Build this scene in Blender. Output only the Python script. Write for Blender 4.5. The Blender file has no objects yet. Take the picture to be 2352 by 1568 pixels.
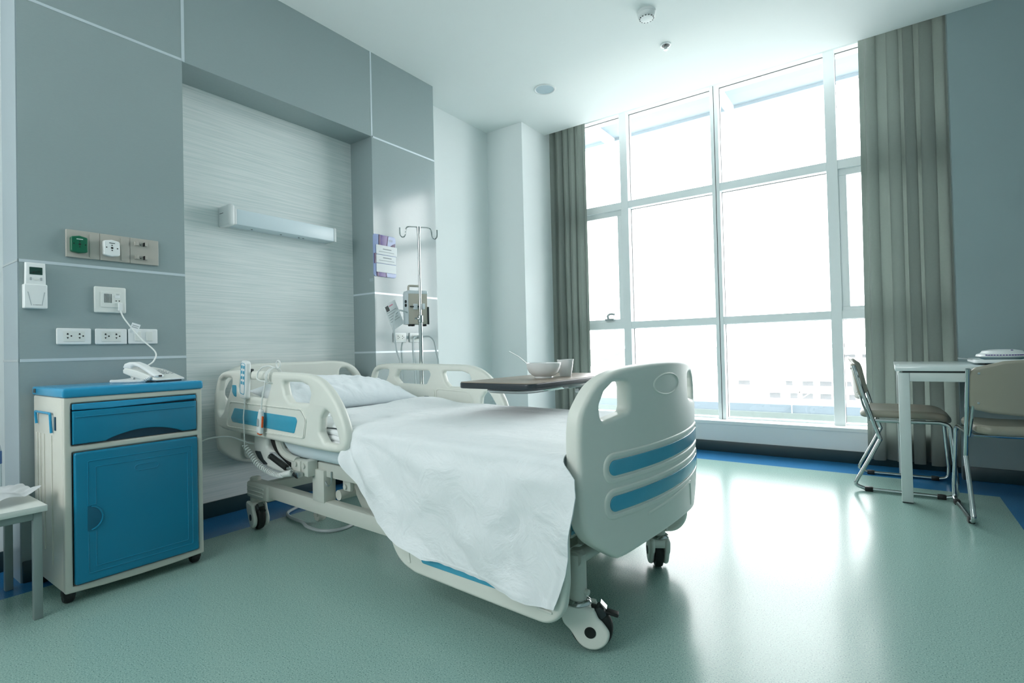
import bpy, bmesh, math, random
from mathutils import Vector, Matrix, noise
random.seed(7)
PI = math.pi
SC = bpy.context.scene
COL = SC.collection

# ------------------------------------------------------------------ materials
def lin(c):
    r = []
    for x in c:
        x = x / 255.0
        r.append(x / 12.92 if x <= 0.04045 else ((x + 0.055) / 1.055) ** 2.4)
    return (*r, 1.0)

def mat(name, rgb, rough=0.5, metal=0.0, var=0.06, scale=20.0, bump=0.0, bscale=200.0, spec=0.5, coat=0.0,
        stretch=None, sheen=0.0):
    m = bpy.data.materials.new(name); m.use_nodes = True
    nt = m.node_tree; N = nt.nodes; L = nt.links
    b = N['Principled BSDF']
    b.inputs['Roughness'].default_value = rough
    b.inputs['Metallic'].default_value = metal
    b.inputs['Specular IOR Level'].default_value = spec
    b.inputs['Coat Weight'].default_value = coat
    b.inputs['Coat Roughness'].default_value = 0.08
    b.inputs['Sheen Weight'].default_value = sheen
    tc = N.new('ShaderNodeTexCoord')
    mp = N.new('ShaderNodeMapping')
    if stretch: mp.inputs['Scale'].default_value = stretch
    L.new(tc.outputs['Object'], mp.inputs['Vector'])
    no = N.new('ShaderNodeTexNoise'); no.inputs['Scale'].default_value = scale; no.inputs['Detail'].default_value = 4
    L.new(mp.outputs['Vector'], no.inputs['Vector'])
    c = lin(rgb)
    mx = N.new('ShaderNodeMix'); mx.data_type = 'RGBA'
    mx.inputs['A'].default_value = (*[x * (1 - var) for x in c[:3]], 1)
    mx.inputs['B'].default_value = (*[min(1, x * (1 + var)) for x in c[:3]], 1)
    L.new(no.outputs['Fac'], mx.inputs['Factor'])
    L.new(mx.outputs['Result'], b.inputs['Base Color'])
    if bump:
        n2 = N.new('ShaderNodeTexNoise'); n2.inputs['Scale'].default_value = bscale; n2.inputs['Detail'].default_value = 3
        L.new(mp.outputs['Vector'], n2.inputs['Vector'])
        bp = N.new('ShaderNodeBump'); bp.inputs['Strength'].default_value = bump; bp.inputs['Distance'].default_value = 0.002
        L.new(n2.outputs['Fac'], bp.inputs['Height']); L.new(bp.outputs['Normal'], b.inputs['Normal'])
    return m

def floor_mat(name, base, dark, light, rough):
    m = bpy.data.materials.new(name); m.use_nodes = True
    nt = m.node_tree; N = nt.nodes; L = nt.links; b = N['Principled BSDF']
    tc = N.new('ShaderNodeTexCoord')
    vo = N.new('ShaderNodeTexNoise'); vo.inputs['Scale'].default_value = 260; vo.inputs['Detail'].default_value = 2
    L.new(tc.outputs['Object'], vo.inputs['Vector'])
    cr = N.new('ShaderNodeValToRGB'); e = cr.color_ramp.elements
    e[0].position = 0.30; e[0].color = lin(dark)
    e[1].position = 0.70; e[1].color = lin(light)
    x = e.new(0.42); x.color = lin(base)
    x = e.new(0.58); x.color = lin(base)
    L.new(vo.outputs['Fac'], cr.inputs['Fac'])
    sp = N.new('ShaderNodeTexVoronoi'); sp.inputs['Scale'].default_value = 90
    L.new(tc.outputs['Object'], sp.inputs['Vector'])
    lt = N.new('ShaderNodeMath'); lt.operation = 'LESS_THAN'; lt.inputs[1].default_value = 0.10
    L.new(sp.outputs['Distance'], lt.inputs[0])
    mu = N.new('ShaderNodeMath'); mu.operation = 'MULTIPLY'; mu.inputs[1].default_value = 0.35
    L.new(lt.outputs[0], mu.inputs[0])
    mx = N.new('ShaderNodeMix'); mx.data_type = 'RGBA'; mx.inputs['B'].default_value = lin(dark)
    L.new(mu.outputs[0], mx.inputs['Factor']); L.new(cr.outputs['Color'], mx.inputs['A'])
    L.new(mx.outputs['Result'], b.inputs['Base Color'])
    n2 = N.new('ShaderNodeTexNoise'); n2.inputs['Scale'].default_value = 3.0; n2.inputs['Detail'].default_value = 3
    L.new(tc.outputs['Object'], n2.inputs['Vector'])
    mr = N.new('ShaderNodeMapRange'); mr.inputs['To Min'].default_value = rough - .03; mr.inputs['To Max'].default_value = rough + .04
    L.new(n2.outputs['Fac'], mr.inputs['Value']); L.new(mr.outputs['Result'], b.inputs['Roughness'])
    bp = N.new('ShaderNodeBump'); bp.inputs['Strength'].default_value = 0.05; bp.inputs['Distance'].default_value = 0.001
    L.new(vo.outputs['Fac'], bp.inputs['Height']); L.new(bp.outputs['Normal'], b.inputs['Normal'])
    b.inputs['Specular IOR Level'].default_value = 0.28
    return m

def streak_mat(name, base, streak, rough):
    m = bpy.data.materials.new(name); m.use_nodes = True
    nt = m.node_tree; N = nt.nodes; L = nt.links; b = N['Principled BSDF']
    tc = N.new('ShaderNodeTexCoord'); mp = N.new('ShaderNodeMapping'); mp.inputs['Scale'].default_value = (1, 1.3, 110)
    L.new(tc.outputs['Object'], mp.inputs['Vector'])
    no = N.new('ShaderNodeTexNoise'); no.inputs['Scale'].default_value = 2.2; no.inputs['Detail'].default_value = 5
    L.new(mp.outputs['Vector'], no.inputs['Vector'])
    cr = N.new('ShaderNodeValToRGB'); e = cr.color_ramp.elements
    e[0].position = 0.38; e[0].color = lin(streak); e[1].position = 0.58; e[1].color = lin(base)
    L.new(no.outputs['Fac'], cr.inputs['Fac']); L.new(cr.outputs['Color'], b.inputs['Base Color'])
    b.inputs['Roughness'].default_value = rough
    return m

def glass_mat(name, tint=(1, 1, 1, 1), refl=1.0):
    m = bpy.data.materials.new(name); m.use_nodes = True
    nt = m.node_tree; N = nt.nodes; L = nt.links
    N.remove(N['Principled BSDF']); out = N['Material Output']
    t = N.new('ShaderNodeBsdfTransparent'); t.inputs['Color'].default_value = tint
    g = N.new('ShaderNodeBsdfGlossy'); g.inputs['Roughness'].default_value = 0.02
    f = N.new('ShaderNodeLayerWeight'); f.inputs['Blend'].default_value = 0.5
    pw = N.new('ShaderNodeMath'); pw.operation = 'POWER'; pw.inputs[1].default_value = 5.0
    L.new(f.outputs['Facing'], pw.inputs[0])
    mu = N.new('ShaderNodeMath'); mu.operation = 'MULTIPLY_ADD'; mu.inputs[1].default_value = 0.9 * refl; mu.inputs[2].default_value = 0.04 * refl
    L.new(pw.outputs[0], mu.inputs[0])
    mx = N.new('ShaderNodeMixShader'); L.new(mu.outputs[0], mx.inputs[0])
    L.new(t.outputs[0], mx.inputs[1]); L.new(g.outputs[0], mx.inputs[2]); L.new(mx.outputs[0], out.inputs['Surface'])
    return m

M = {}
M['wall'] = mat('painted_wall', (230, 236, 236), 0.7, var=0.015, scale=3)
M['ceil'] = mat('painted_ceiling', (238, 242, 241), 0.8, var=0.01, scale=3)
M['wallshade'] = mat('painted_wall_shaded', (146, 164, 166), 0.7, var=0.015, scale=3)  # corner darkening put into the paint, greyer than the other walls
M['grey'] = mat('grey_laminate', (146, 161, 162), 0.13, var=0.035, scale=60, spec=0.6, bump=0, stretch=(1, 1, 6))
M['greyend'] = mat('pale_laminate', (150, 164, 170), 0.35, var=0.02)
M['niche'] = streak_mat('streaked_laminate', (234, 239, 238), (216, 226, 225), 0.35)
M['trim'] = mat('aluminium_trim', (205, 216, 222), 0.3, metal=0.3, var=0.02)
M['base'] = mat('vinyl_baseboard', (30, 58, 64), 0.35, var=0.06)
M['floor'] = floor_mat('green_vinyl', (141, 173, 165), (74, 112, 107), (174, 202, 194), 0.22)
M['floorb'] = floor_mat('blue_vinyl', (44, 114, 164), (28, 90, 142), (62, 132, 184), 0.22)
M['frame'] = mat('powder_coated_aluminium', (236, 242, 243), 0.35, var=0.01)
M['gasket'] = mat('black_rubber', (26, 30, 31), 0.6)
M['glass'] = glass_mat('window_glass')
M['curtain'] = mat('taupe_curtain', (136, 145, 140), 0.75, var=0.05, scale=90, bump=0.15, bscale=600, sheen=0.3)
M['abs'] = mat('cream_moulded_plastic', (224, 226, 218), 0.38, var=0.015, scale=30, bump=0.05, bscale=500)
M['absblue'] = mat('blue_sticker_panel', (68, 162, 192), 0.22, var=0.05, coat=0.3)
M['steelpaint'] = mat('cream_painted_steel', (198, 202, 194), 0.42, var=0.03)
M['dkpaint'] = mat('dark_grey_plastic', (44, 54, 56), 0.45)
M['black'] = mat('black_plastic', (18, 22, 22), 0.45)
M['rubber'] = mat('dark_tyre', (24, 30, 30), 0.6)
M['chrome'] = mat('chrome', (188, 194, 194), 0.10, metal=1.0, var=0.02)
M['steel'] = mat('brushed_steel', (190, 196, 196), 0.3, metal=1.0, var=0.05)
M['sheet'] = mat('white_cotton', (232, 236, 238), 0.85, var=0.02, scale=60, bump=0.18, bscale=700, sheen=0.25)
M['pillow'] = mat('white_pillow_cotton', (234, 240, 244), 0.85, var=0.015, scale=50, bump=0.12, bscale=600, sheen=0.25)
M['mattress'] = mat('pale_blue_mattress_cover', (212, 226, 232), 0.7, var=0.02, bump=0.1, bscale=300)
M['cabcream'] = mat('cabinet_cream_plastic', (204, 204, 194), 0.3, var=0.02)
M['cabblue'] = mat('cabinet_blue_plastic', (4, 124, 160), 0.3, var=0.03)
M['cabblue2'] = mat('cabinet_top_blue_plastic', (36, 146, 190), 0.22, var=0.03)
M['cabdark'] = mat('cabinet_recess', (6, 62, 86), 0.5)
M['cabhandle'] = mat('cabinet_handle_recess', (8, 94, 124), 0.4)
M['white'] = mat('white_plastic', (226, 230, 230), 0.35, var=0.01)
M['white2'] = mat('warm_white_plastic', (218, 222, 218), 0.4, var=0.01)
M['greyplast'] = mat('grey_plastic', (168, 176, 178), 0.45)
M['lcd'] = mat('dark_lcd', (30, 64, 56), 0.2)
M['lcdink'] = mat('lcd_ink', (10, 24, 22), 0.4)
M['putty'] = mat('putty_plastic', (172, 170, 162), 0.4, var=0.02)
M['green'] = mat('oxygen_green', (0, 94, 66), 0.35, var=0.03)
M['hole'] = mat('dark_socket_hole', (12, 14, 14), 0.6)
M['orange'] = mat('orange_rubber', (222, 92, 30), 0.4)
M['purple'] = mat('sign_purple', (92, 70, 138), 0.25)
M['dpurple'] = mat('sign_dark_purple', (58, 16, 78), 0.25)
M['lav'] = mat('sign_lavender', (150, 166, 206), 0.25)
M['paper'] = mat('white_paper', (230, 234, 236), 0.6, var=0.02)
M['ink'] = mat('grey_print', (150, 158, 162), 0.7)
M['pinkink'] = mat('pink_print', (220, 140, 160), 0.7)
M['pump'] = mat('pump_housing', (178, 176, 164), 0.35, var=0.02)
M['pumpside'] = mat('pump_side', (206, 216, 220), 0.35)
M['wood'] = mat('brown_wood_laminate', (150, 136, 122), 0.35, var=0.10, scale=6, stretch=(14, 1, 1))
M['edge'] = mat('charcoal_edge_band', (38, 48, 54), 0.3, var=0.05)
M['ceramic'] = mat('white_ceramic', (226, 228, 228), 0.15, var=0.01, coat=0.4)
M['vinyl'] = mat('taupe_vinyl', (150, 146, 132), 0.32, var=0.03, bump=0.06, bscale=400)
M['tablewhite'] = mat('white_table_laminate', (216, 226, 226), 0.14, var=0.01)
M['sidegrey'] = mat('grey_steel_tube', (132, 146, 144), 0.4, var=0.04)
M['tableleg'] = mat('white_table_frame', (206, 216, 214), 0.35, var=0.015)
M['teal'] = mat('teal_tray', (18, 120, 134), 0.35)
M['snack'] = mat('beige_crumbs', (206, 182, 152), 0.8, var=0.25, scale=60, bump=0.8, bscale=90)
M['cable'] = mat('pale_grey_cable', (178, 190, 192), 0.45)
M['wcable'] = mat('white_cable', (224, 228, 226), 0.45)
M['clear'] = glass_mat('clear_plastic', (0.86, 0.92, 0.94, 1), 1.5)
M['label'] = mat('blue_label', (24, 92, 160), 0.4)
M['conc'] = mat('pale_blue_roof_paint', (108, 121, 129), 0.8, var=0.03)
M['conc2'] = mat('pale_roof_slab', (110, 121, 118), 0.85, var=0.08, scale=4)
M['soffit'] = mat('pale_blue_soffit', (132, 146, 154), 0.8, var=0.03)
M['city'] = mat('white_render', (236, 236, 234), 0.9, var=0.02, scale=1)
M['citywin'] = mat('hazy_window', (78, 81, 83), 0.9, var=0.1, scale=2)
M['trees'] = mat('hazy_foliage', (82, 86, 81), 0.95, var=0.16, scale=0.25)
M['lamp'] = mat('lamp_diffuser', (216, 230, 236), 0.3, var=0.01)
M['hem'] = mat('white_stitching', (222, 226, 228), 0.85)

def crease(m, scale, strength, dist):
    # soft laundry creases on top of the weave
    nt = m.node_tree; N = nt.nodes; L = nt.links; b = N['Principled BSDF']
    tc = N.new('ShaderNodeTexCoord'); no = N.new('ShaderNodeTexNoise')
    no.inputs['Scale'].default_value = scale; no.inputs['Detail'].default_value = 5; no.inputs['Distortion'].default_value = 1.2
    L.new(tc.outputs['Object'], no.inputs['Vector'])
    bp = N.new('ShaderNodeBump'); bp.inputs['Strength'].default_value = strength; bp.inputs['Distance'].default_value = dist
    L.new(no.outputs['Fac'], bp.inputs['Height'])
    old = b.inputs['Normal'].links[0].from_node if b.inputs['Normal'].links else None
    if old: L.new(bp.outputs['Normal'], old.inputs['Normal'])
    else: L.new(bp.outputs['Normal'], b.inputs['Normal'])
crease(M['sheet'], 9.0, 0.45, 0.02); crease(M['pillow'], 11.0, 0.35, 0.02)

# ------------------------------------------------------------------ helpers
def tag(o, label=None, cat=None, group=None, kind=None):
    if label: o['label'] = label
    if cat: o['category'] = cat
    if group: o['group'] = group
    if kind: o['kind'] = kind
    return o

def thing(name, label, cat, loc=(0, 0, 0), rz=0.0, group=None):
    o = bpy.data.objects.new(name, None); COL.objects.link(o)
    o.empty_display_size = 0.1; o.location = loc; o.rotation_euler = (0, 0, rz)
    return tag(o, label, cat, group)

def obj(name, bm, m, parent=None, ang=35, loc=None, rot=None, smooth=True):
    bmesh.ops.recalc_face_normals(bm, faces=bm.faces[:])
    me = bpy.data.meshes.new(name); bm.to_mesh(me); bm.free()
    ms = m if isinstance(m, (list, tuple)) else [m]
    for x in ms: me.materials.append(x)
    if smooth:
        for p in me.polygons: p.use_smooth = True
        me.set_sharp_from_angle(angle=math.radians(ang))
    o = bpy.data.objects.new(name, me); COL.objects.link(o)
    if parent: o.parent = parent
    if loc: o.location = loc
    if rot: o.rotation_euler = rot
    return o

def struct(name, bm, m, parent=None, **k):
    o = obj(name, bm, m, parent, **k)
    o['kind'] = 'structure'
    return o

def single(name, bm, m, label, cat, base, rz=0.0, group=None, **k):
    """one-mesh thing; geometry given relative to base"""
    o = obj(name, bm, m, None, **k); o.location = base; o.rotation_euler = (0, 0, rz)
    return tag(o, label, cat, group)

def NB(): return bmesh.new()

def box(bm, lo, hi, bev=0.0, seg=2, mtx=None, mi=0):
    lo = Vector(lo); hi = Vector(hi); c = (lo + hi) / 2; s = hi - lo
    r = bmesh.ops.create_cube(bm, size=1.0, matrix=Matrix.Translation(c) @ Matrix.Diagonal((abs(s.x), abs(s.y), abs(s.z), 1)))
    vs = r['verts']
    fs = set(f for v in vs for f in v.link_faces)
    if bev:
        es = list(set(e for v in vs for e in v.link_edges))
        b = bmesh.ops.bevel(bm, geom=es, offset=min(bev, min(abs(s.x), abs(s.y), abs(s.z)) * .49), segments=seg, affect='EDGES', profile=0.5)
        vs = list(set(v for f in b['faces'] for v in f.verts) | set(v for v in vs if v.is_valid))
        fs = set(f for v in vs for f in v.link_faces)
    for f in fs: f.material_index = mi
    if mtx: bmesh.ops.transform(bm, matrix=mtx, verts=vs)
    return vs

def frame_of(d):
    d = d.normalized(); a = Vector((0, 0, 1)) if abs(d.z) < 0.9 else Vector((1, 0, 0))
    x = d.cross(a).normalized(); y = d.cross(x).normalized()
    return x, y

def cyl(bm, p0, p1, r, r1=None, seg=20, mi=0, bev=0.0):
    p0 = Vector(p0); p1 = Vector(p1); r1 = r if r1 is None else r1
    x, y = frame_of(p1 - p0); d = (p1 - p0).normalized()
    prof = [(p0, r), (p1, r1)]
    if bev: prof = [(p0, r - bev), (p0 + d * bev, r), (p1 - d * bev, r1), (p1, r1 - bev)]
    rings = []
    for p, rr in prof:
        rings.append([bm.verts.new(p + x * (rr * math.cos(2 * PI * i / seg)) + y * (rr * math.sin(2 * PI * i / seg))) for i in range(seg)])
    for A, B in zip(rings, rings[1:]):
        for i in range(seg):
            f = bm.faces.new((A[i], A[(i + 1) % seg], B[(i + 1) % seg], B[i])); f.material_index = mi
    bm.faces.new(rings[0][::-1]).material_index = mi
    bm.faces.new(rings[-1]).material_index = mi

def catmull(pts, n=6, closed=False):
    P = [Vector(p) for p in pts]; out = []; k = len(P)
    rng = range(k) if closed else range(k - 1)
    for i in rng:
        if closed: a, b, c, d = P[(i - 1) % k], P[i], P[(i + 1) % k], P[(i + 2) % k]
        else: a, b, c, d = P[max(i - 1, 0)], P[i], P[i + 1], P[min(i + 2, k - 1)]
        for j in range(n):
            t = j / n
            out.append(0.5 * ((2 * b) + (c - a) * t + (2 * a - 5 * b + 4 * c - d) * t * t + (3 * b - a - 3 * c + d) * t ** 3))
    if not closed: out.append(P[-1])
    return out

def fillet(pts, r, n=6, closed=False):
    """3-D polyline with rounded corners"""
    P = [Vector(p) for p in pts]; k = len(P); out = []
    R = r if isinstance(r, (list, tuple)) else [r] * k
    for i in range(k):
        if not closed and i in (0, k - 1): out.append(P[i]); continue
        a, b, c = P[(i - 1) % k], P[i], P[(i + 1) % k]
        u = a - b; w = c - b; rr = R[i]
        if rr <= 0 or u.length < 1e-6 or w.length < 1e-6: out.append(b); continue
        an = u.angle(w)
        if an > PI - 0.02: out.append(b); continue
        t = min(rr / math.tan(an / 2), u.length * .48, w.length * .48)
        p, q = b + u.normalized() * t, b + w.normalized() * t
        for j in range(n + 1):
            s = j / n
            out.append((1 - s) ** 2 * p + 2 * s * (1 - s) * b + s * s * q)
    return out

def tube(bm, pts, r, seg=10, closed=False, mi=0, flat=None):
    P = [Vector(p) for p in pts]; k = len(P)
    rings = []; x = None
    for i in range(k):
        if closed: d = P[(i + 1) % k] - P[(i - 1) % k]
        else: d = P[min(i + 1, k - 1)] - P[max(i - 1, 0)]
        if d.length < 1e-9: d = Vector((0, 0, 1))
        d.normalize()
        if x is None: x, y = frame_of(d)
        else:
            x = (x - d * x.dot(d))
            if x.length < 1e-6: x, y = frame_of(d)
            x.normalize(); y = d.cross(x)
        rr = r[i] if isinstance(r, (list, tuple)) else r
        rings.append([bm.verts.new(P[i] + x * (rr * math.cos(2 * PI * j / seg)) + y * (rr * math.sin(2 * PI * j / seg))) for j in range(seg)])
    n = k if closed else k - 1
    for i in range(n):
        A, B = rings[i], rings[(i + 1) % k]
        for j in range(seg):
            f = bm.faces.new((A[j], A[(j + 1) % seg], B[(j + 1) % seg], B[j])); f.material_index = mi
    if not closed:
        bm.faces.new(rings[0][::-1]).material_index = mi; bm.faces.new(rings[-1]).material_index = mi

def coil(path, rad, turns, n=10):
    P = [Vector(p) for p in path]
    L = [0]
    for a, b in zip(P, P[1:]): L.append(L[-1] + (b - a).length)
    T = L[-1]; out = []; tot = int(turns * n); j = 0; x = None
    for i in range(tot + 1):
        s = T * i / tot
        while j < len(L) - 2 and L[j + 1] < s: j += 1
        t = (s - L[j]) / max(1e-9, L[j + 1] - L[j]); p = P[j].lerp(P[j + 1], t); d = (P[j + 1] - P[j]).normalized()
        if x is None: x, y = frame_of(d)
        else:
            x = (x - d * x.dot(d)).normalized(); y = d.cross(x)
        a = 2 * PI * i / n
        out.append(p + x * rad * math.cos(a) + y * rad * math.sin(a))
    return out

def lathe(bm, prof, c=(0, 0, 0), seg=32, mi=0, axis='Z', cap=False):
    c = Vector(c); rings = []
    for r, z in prof:
        ring = []
        for i in range(seg):
            a = 2 * PI * i / seg; p = (r * math.cos(a), r * math.sin(a), z)
            if axis == 'X': p = (p[2], p[0], p[1])
            if axis == 'Y': p = (p[0], p[2], p[1])
            ring.append(bm.verts.new(c + Vector(p)))
        rings.append(ring)
    for A, B in zip(rings, rings[1:]):
        for i in range(seg):
            bm.faces.new((A[i], A[(i + 1) % seg], B[(i + 1) % seg], B[i])).material_index = mi
    if cap:
        bm.faces.new(rings[0][::-1]).material_index = mi; bm.faces.new(rings[-1]).material_index = mi
    bmesh.ops.remove_doubles(bm, verts=[v for R in rings for v in R], dist=1e-6)

def rrect(x0, y0, x1, y1, r, n=5):
    r = min(r, abs(x1 - x0) * .499, abs(y1 - y0) * .499); out = []
    for cx, cy, a0 in ((x1 - r, y1 - r, 0), (x0 + r, y1 - r, PI / 2), (x0 + r, y0 + r, PI), (x1 - r, y0 + r, 1.5 * PI)):
        for i in range(n + 1):
            a = a0 + PI / 2 * i / n; out.append((cx + r * math.cos(a), cy + r * math.sin(a)))
    return out

def rpoly(pts, r, n=5):
    return [(p.x, p.y) for p in fillet([(a, b, 0) for a, b in pts], r, n, closed=True)]

def ell(cx, cy, rx, ry, n=32):
    return [(cx + rx * math.cos(2 * PI * i / n), cy + ry * math.sin(2 * PI * i / n)) for i in range(n)]

def plate(outline, holes=(), thick=0.03, bev=0.008, res=3):
    """flat plate with holes and rounded edges, in (s, t, d) space, centred on d = 0; returns bmesh"""
    cu = bpy.data.curves.new('tmp', 'CURVE'); cu.dimensions = '2D'; cu.fill_mode = 'BOTH'
    bev = min(bev, thick * .49)
    cu.extrude = thick / 2 - bev; cu.bevel_depth = bev; cu.bevel_resolution = res; cu.offset = -bev
    for ring in [outline] + list(holes):
        sp = cu.splines.new('POLY'); sp.points.add(len(ring) - 1); sp.use_cyclic_u = True
        for p, (a, b) in zip(sp.points, ring): p.co = (a, b, 0, 1)
    o = bpy.data.objects.new('tmp', cu); COL.objects.link(o)
    dg = bpy.context.evaluated_depsgraph_get(); dg.update()
    me = bpy.data.meshes.new_from_object(o.evaluated_get(dg))
    bm = bmesh.new(); bm.from_mesh(me)
    bpy.data.objects.remove(o); bpy.data.curves.remove(cu); bpy.data.meshes.remove(me)
    bmesh.ops.remove_doubles(bm, verts=bm.verts[:], dist=1e-5)
    return bm

def slice_s(bm, s0, s1, n, axis=0):
    for i in range(1, n):
        s = s0 + (s1 - s0) * i / n
        co = Vector((0, 0, 0)); co[axis] = s; no = Vector((0, 0, 0)); no[axis] = 1
        bmesh.ops.bisect_plane(bm, geom=bm.verts[:] + bm.edges[:] + bm.faces[:], plane_co=co, plane_no=no)
    return bm

def remap(bm, f):
    for v in bm.verts: v.co = Vector(f(v.co.x, v.co.y, v.co.z))
    return bm

def join(bm, other, mi=None):
    me = bpy.data.meshes.new('tmp'); other.to_mesh(me); other.free()
    n0 = len(bm.faces)
    bm.from_mesh(me); bpy.data.meshes.remove(me)
    bm.faces.ensure_lookup_table()
    if mi is not None:
        for f in bm.faces[n0:]: f.material_index = mi
    return bm

def text_bm(s, size, depth=0.0006):
    cu = bpy.data.curves.new('tmp', 'FONT'); cu.body = s; cu.size = size; cu.extrude = depth
    cu.align_x = 'CENTER'; cu.align_y = 'CENTER'
    o = bpy.data.objects.new('tmp', cu); COL.objects.link(o)
    dg = bpy.context.evaluated_depsgraph_get(); dg.update()
    me = bpy.data.meshes.new_from_object(o.evaluated_get(dg))
    bm = bmesh.new(); bm.from_mesh(me)
    bpy.data.objects.remove(o); bpy.data.curves.remove(cu); bpy.data.meshes.remove(me)
    return bm

def dup(root, loc, rz, label=None, group=None):
    r = root.copy(); COL.objects.link(r); r.location = loc; r.rotation_euler = (0, 0, rz)
    if label: r['label'] = label
    if group: r['group'] = group
    for ch in list(root.children):
        c = ch.copy(); COL.objects.link(c); c.parent = r
        for g in ch.children:
            d = g.copy(); COL.objects.link(d); d.parent = c
    return r

def lerp_tab(tab, x):
    if x <= tab[0][0]: return tab[0][1]
    for (a, b), (c, d) in zip(tab, tab[1:]):
        if x <= c: return b + (d - b) * (x - a) / (c - a)
    return tab[-1][1]

def sstep(a, b, x):
    t = max(0, min(1, (x - a) / (b - a))); return t * t * (3 - 2 * t)

# ------------------------------------------------------------------ room constants (metres)
ZC = 2.926            # ceiling
XP = -2.805           # face of the grey panelling
XN = -3.035           # true left wall / back of the bed niche
YE = 4.29             # end wall face and edge of the ceiling above the curtains
YK = 4.49             # kerb under the window
YF = 4.595            # room face of the window frame
YG = 4.665            # glass
XR = 0.86             # right wall (out of frame)
YB = -2.2             # rear wall
XW = 0.365            # left end of the end wall
XC = -2.625           # window-side face of the pier
YP = 3.90             # face of the pier

def quad(bm, pts, mi=0):
    f = bm.faces.new([bm.verts.new(p) for p in pts]); f.material_index = mi; return f

# floor: green field with a blue border
b = NB()
gx0, gx1, gx2 = -2.683, 0.055, 0.485
gy0, gy1, gy2 = -1.84, 4.130, 3.915
T = -0.06
def slab(bm, x0, y0, x1, y1, mi): box(bm, (x0, y0, T), (x1, y1, 0), mi=mi)
slab(b, gx0, gy0, gx1, gy1, 0); slab(b, gx1, gy0, gx2, gy2, 0)
slab(b, XN - .1, YB, gx0, YK + .3, 1); slab(b, gx0, gy1, gx1, YK + .3, 1); slab(b, gx1, gy2, gx2, YK + .3, 1)
slab(b, gx2, YB, XR + .1, YK + .3, 1); slab(b, gx0, YB, gx2, gy0, 1)
struct('floor', b, [M['floor'], M['floorb']], smooth=False)

# ceiling + curtain pocket
b = NB()
box(b, (XN - .1, YB - .1, ZC), (XR + .1, YE, ZC + .25))
struct('ceiling', b, M['ceil'], smooth=False)
b = NB()
box(b, (XN - .1, YE, 3.14), (XR + .1, 4.72, 3.24))
struct('ceiling_pocket', b, M['ceil'], smooth=False)

# walls
b = NB(); box(b, (XN - .12, 2.95, 0), (XN + .01, 4.75, ZC)); box(b, (XN - .12, YB, 0), (XN, 2.95, ZC))
struct('wall_left', b, M['wall'], smooth=False)
b = NB(); box(b, (XN + .01, YP, 0), (XC, 4.75, 3.14))
struct('wall_pier', b, M['wall'], smooth=False)
b = NB(); box(b, (XR, YB - .1, 0), (XR + .1, 4.75, ZC)); struct('wall_right', b, M['wallshade'], smooth=False)  # unseen wall, greyed to weaken its bounce onto bed and cabinet
b = NB(); box(b, (XN - .12, YB - .1, 0), (XR + .1, YB, ZC)); struct('wall_rear', b, M['wall'], smooth=False)
b = NB(); box(b, (XW, YE, 0), (XR, YE + .09, 3.14)); box(b, (0.56, YE + .09, 0), (XR, 4.75, 3.14)); struct('wall_end', b, M['wallshade'], smooth=False)
# kerb below the window
b = NB(); box(b, (XC, YK, 0), (0.56, 4.76, 0.222)); box(b, (XC, YK - .006, 0.222), (0.56, 4.76, 0.250), 0.003)
struct('wall_window', b, M['wall'], smooth=False)
# window head above the frame
b = NB(); box(b, (XC, YF, 3.06), (0.56, 4.76, 3.14)); struct('wall_window_head', b, M['wall'], smooth=False)

# grey panelling built out from the left wall around the bed niche
NY0, NY1, NZ = 1.165, 2.342, 2.345
PY0, PY1 = 0.556, 2.948
b = NB()
box(b, (XN, PY0, 0), (XP, NY0, ZC)); box(b, (XN, NY1, 0), (XP, PY1, ZC)); box(b, (XN, NY0, NZ), (XP, NY1, ZC))
bmesh.ops.remove_doubles(b, verts=b.verts[:], dist=1e-5)
struct('wall_panel', b, M['grey'], smooth=False)
b = NB(); box(b, (XN, PY0 - .004, 0), (XP - .002, PY0, ZC)); struct('wall_panel_end', b, M['greyend'], smooth=False)
b = NB(); box(b, (XN, NY0, 0.0), (XN + .006, NY1, NZ)); struct('wall_niche', b, M['niche'], smooth=False)
# shallow vertical joint lines of the niche laminate
# aluminium inlay lines
nt = 0
def inlay(y0, z0, y1, z1, x=XP):
    global nt; nt += 1
    b = NB(); box(b, (x - .004, min(y0, y1), min(z0, z1)), (x + .0015, max(y0, y1), max(z0, z1))); struct('trim_%d' % nt, b, M['trim'], smooth=False)
w = 0.006
for z in (1.281, 0.880): inlay(PY0, z - w, NY0, z + w); inlay(NY1, z - w, PY1, z + w)
inlay(PY0, 2.352 - w, NY0, 2.352 + w); inlay(NY1, 2.345 - w, PY1, 2.345 + w)
inlay(NY0 - .002, 2.346, NY0 + .012, ZC); inlay(NY1 - .004, 2.34, NY1 + .008, ZC)
for z in (1.281, 0.880):
    nt += 1; b = NB(); box(b, (XN + .006, NY1 - .0015, z - w), (XP, NY1 + .002, z + w)); struct('trim_%d' % nt, b, M['trim'], smooth=False)
    nt += 1; b = NB(); box(b, (XN, PY0 - .0055, z - .004), (XP, PY0 - .003, z + .004)); struct('trim_%d' % nt, b, M['greyplast'], smooth=False)

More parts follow.
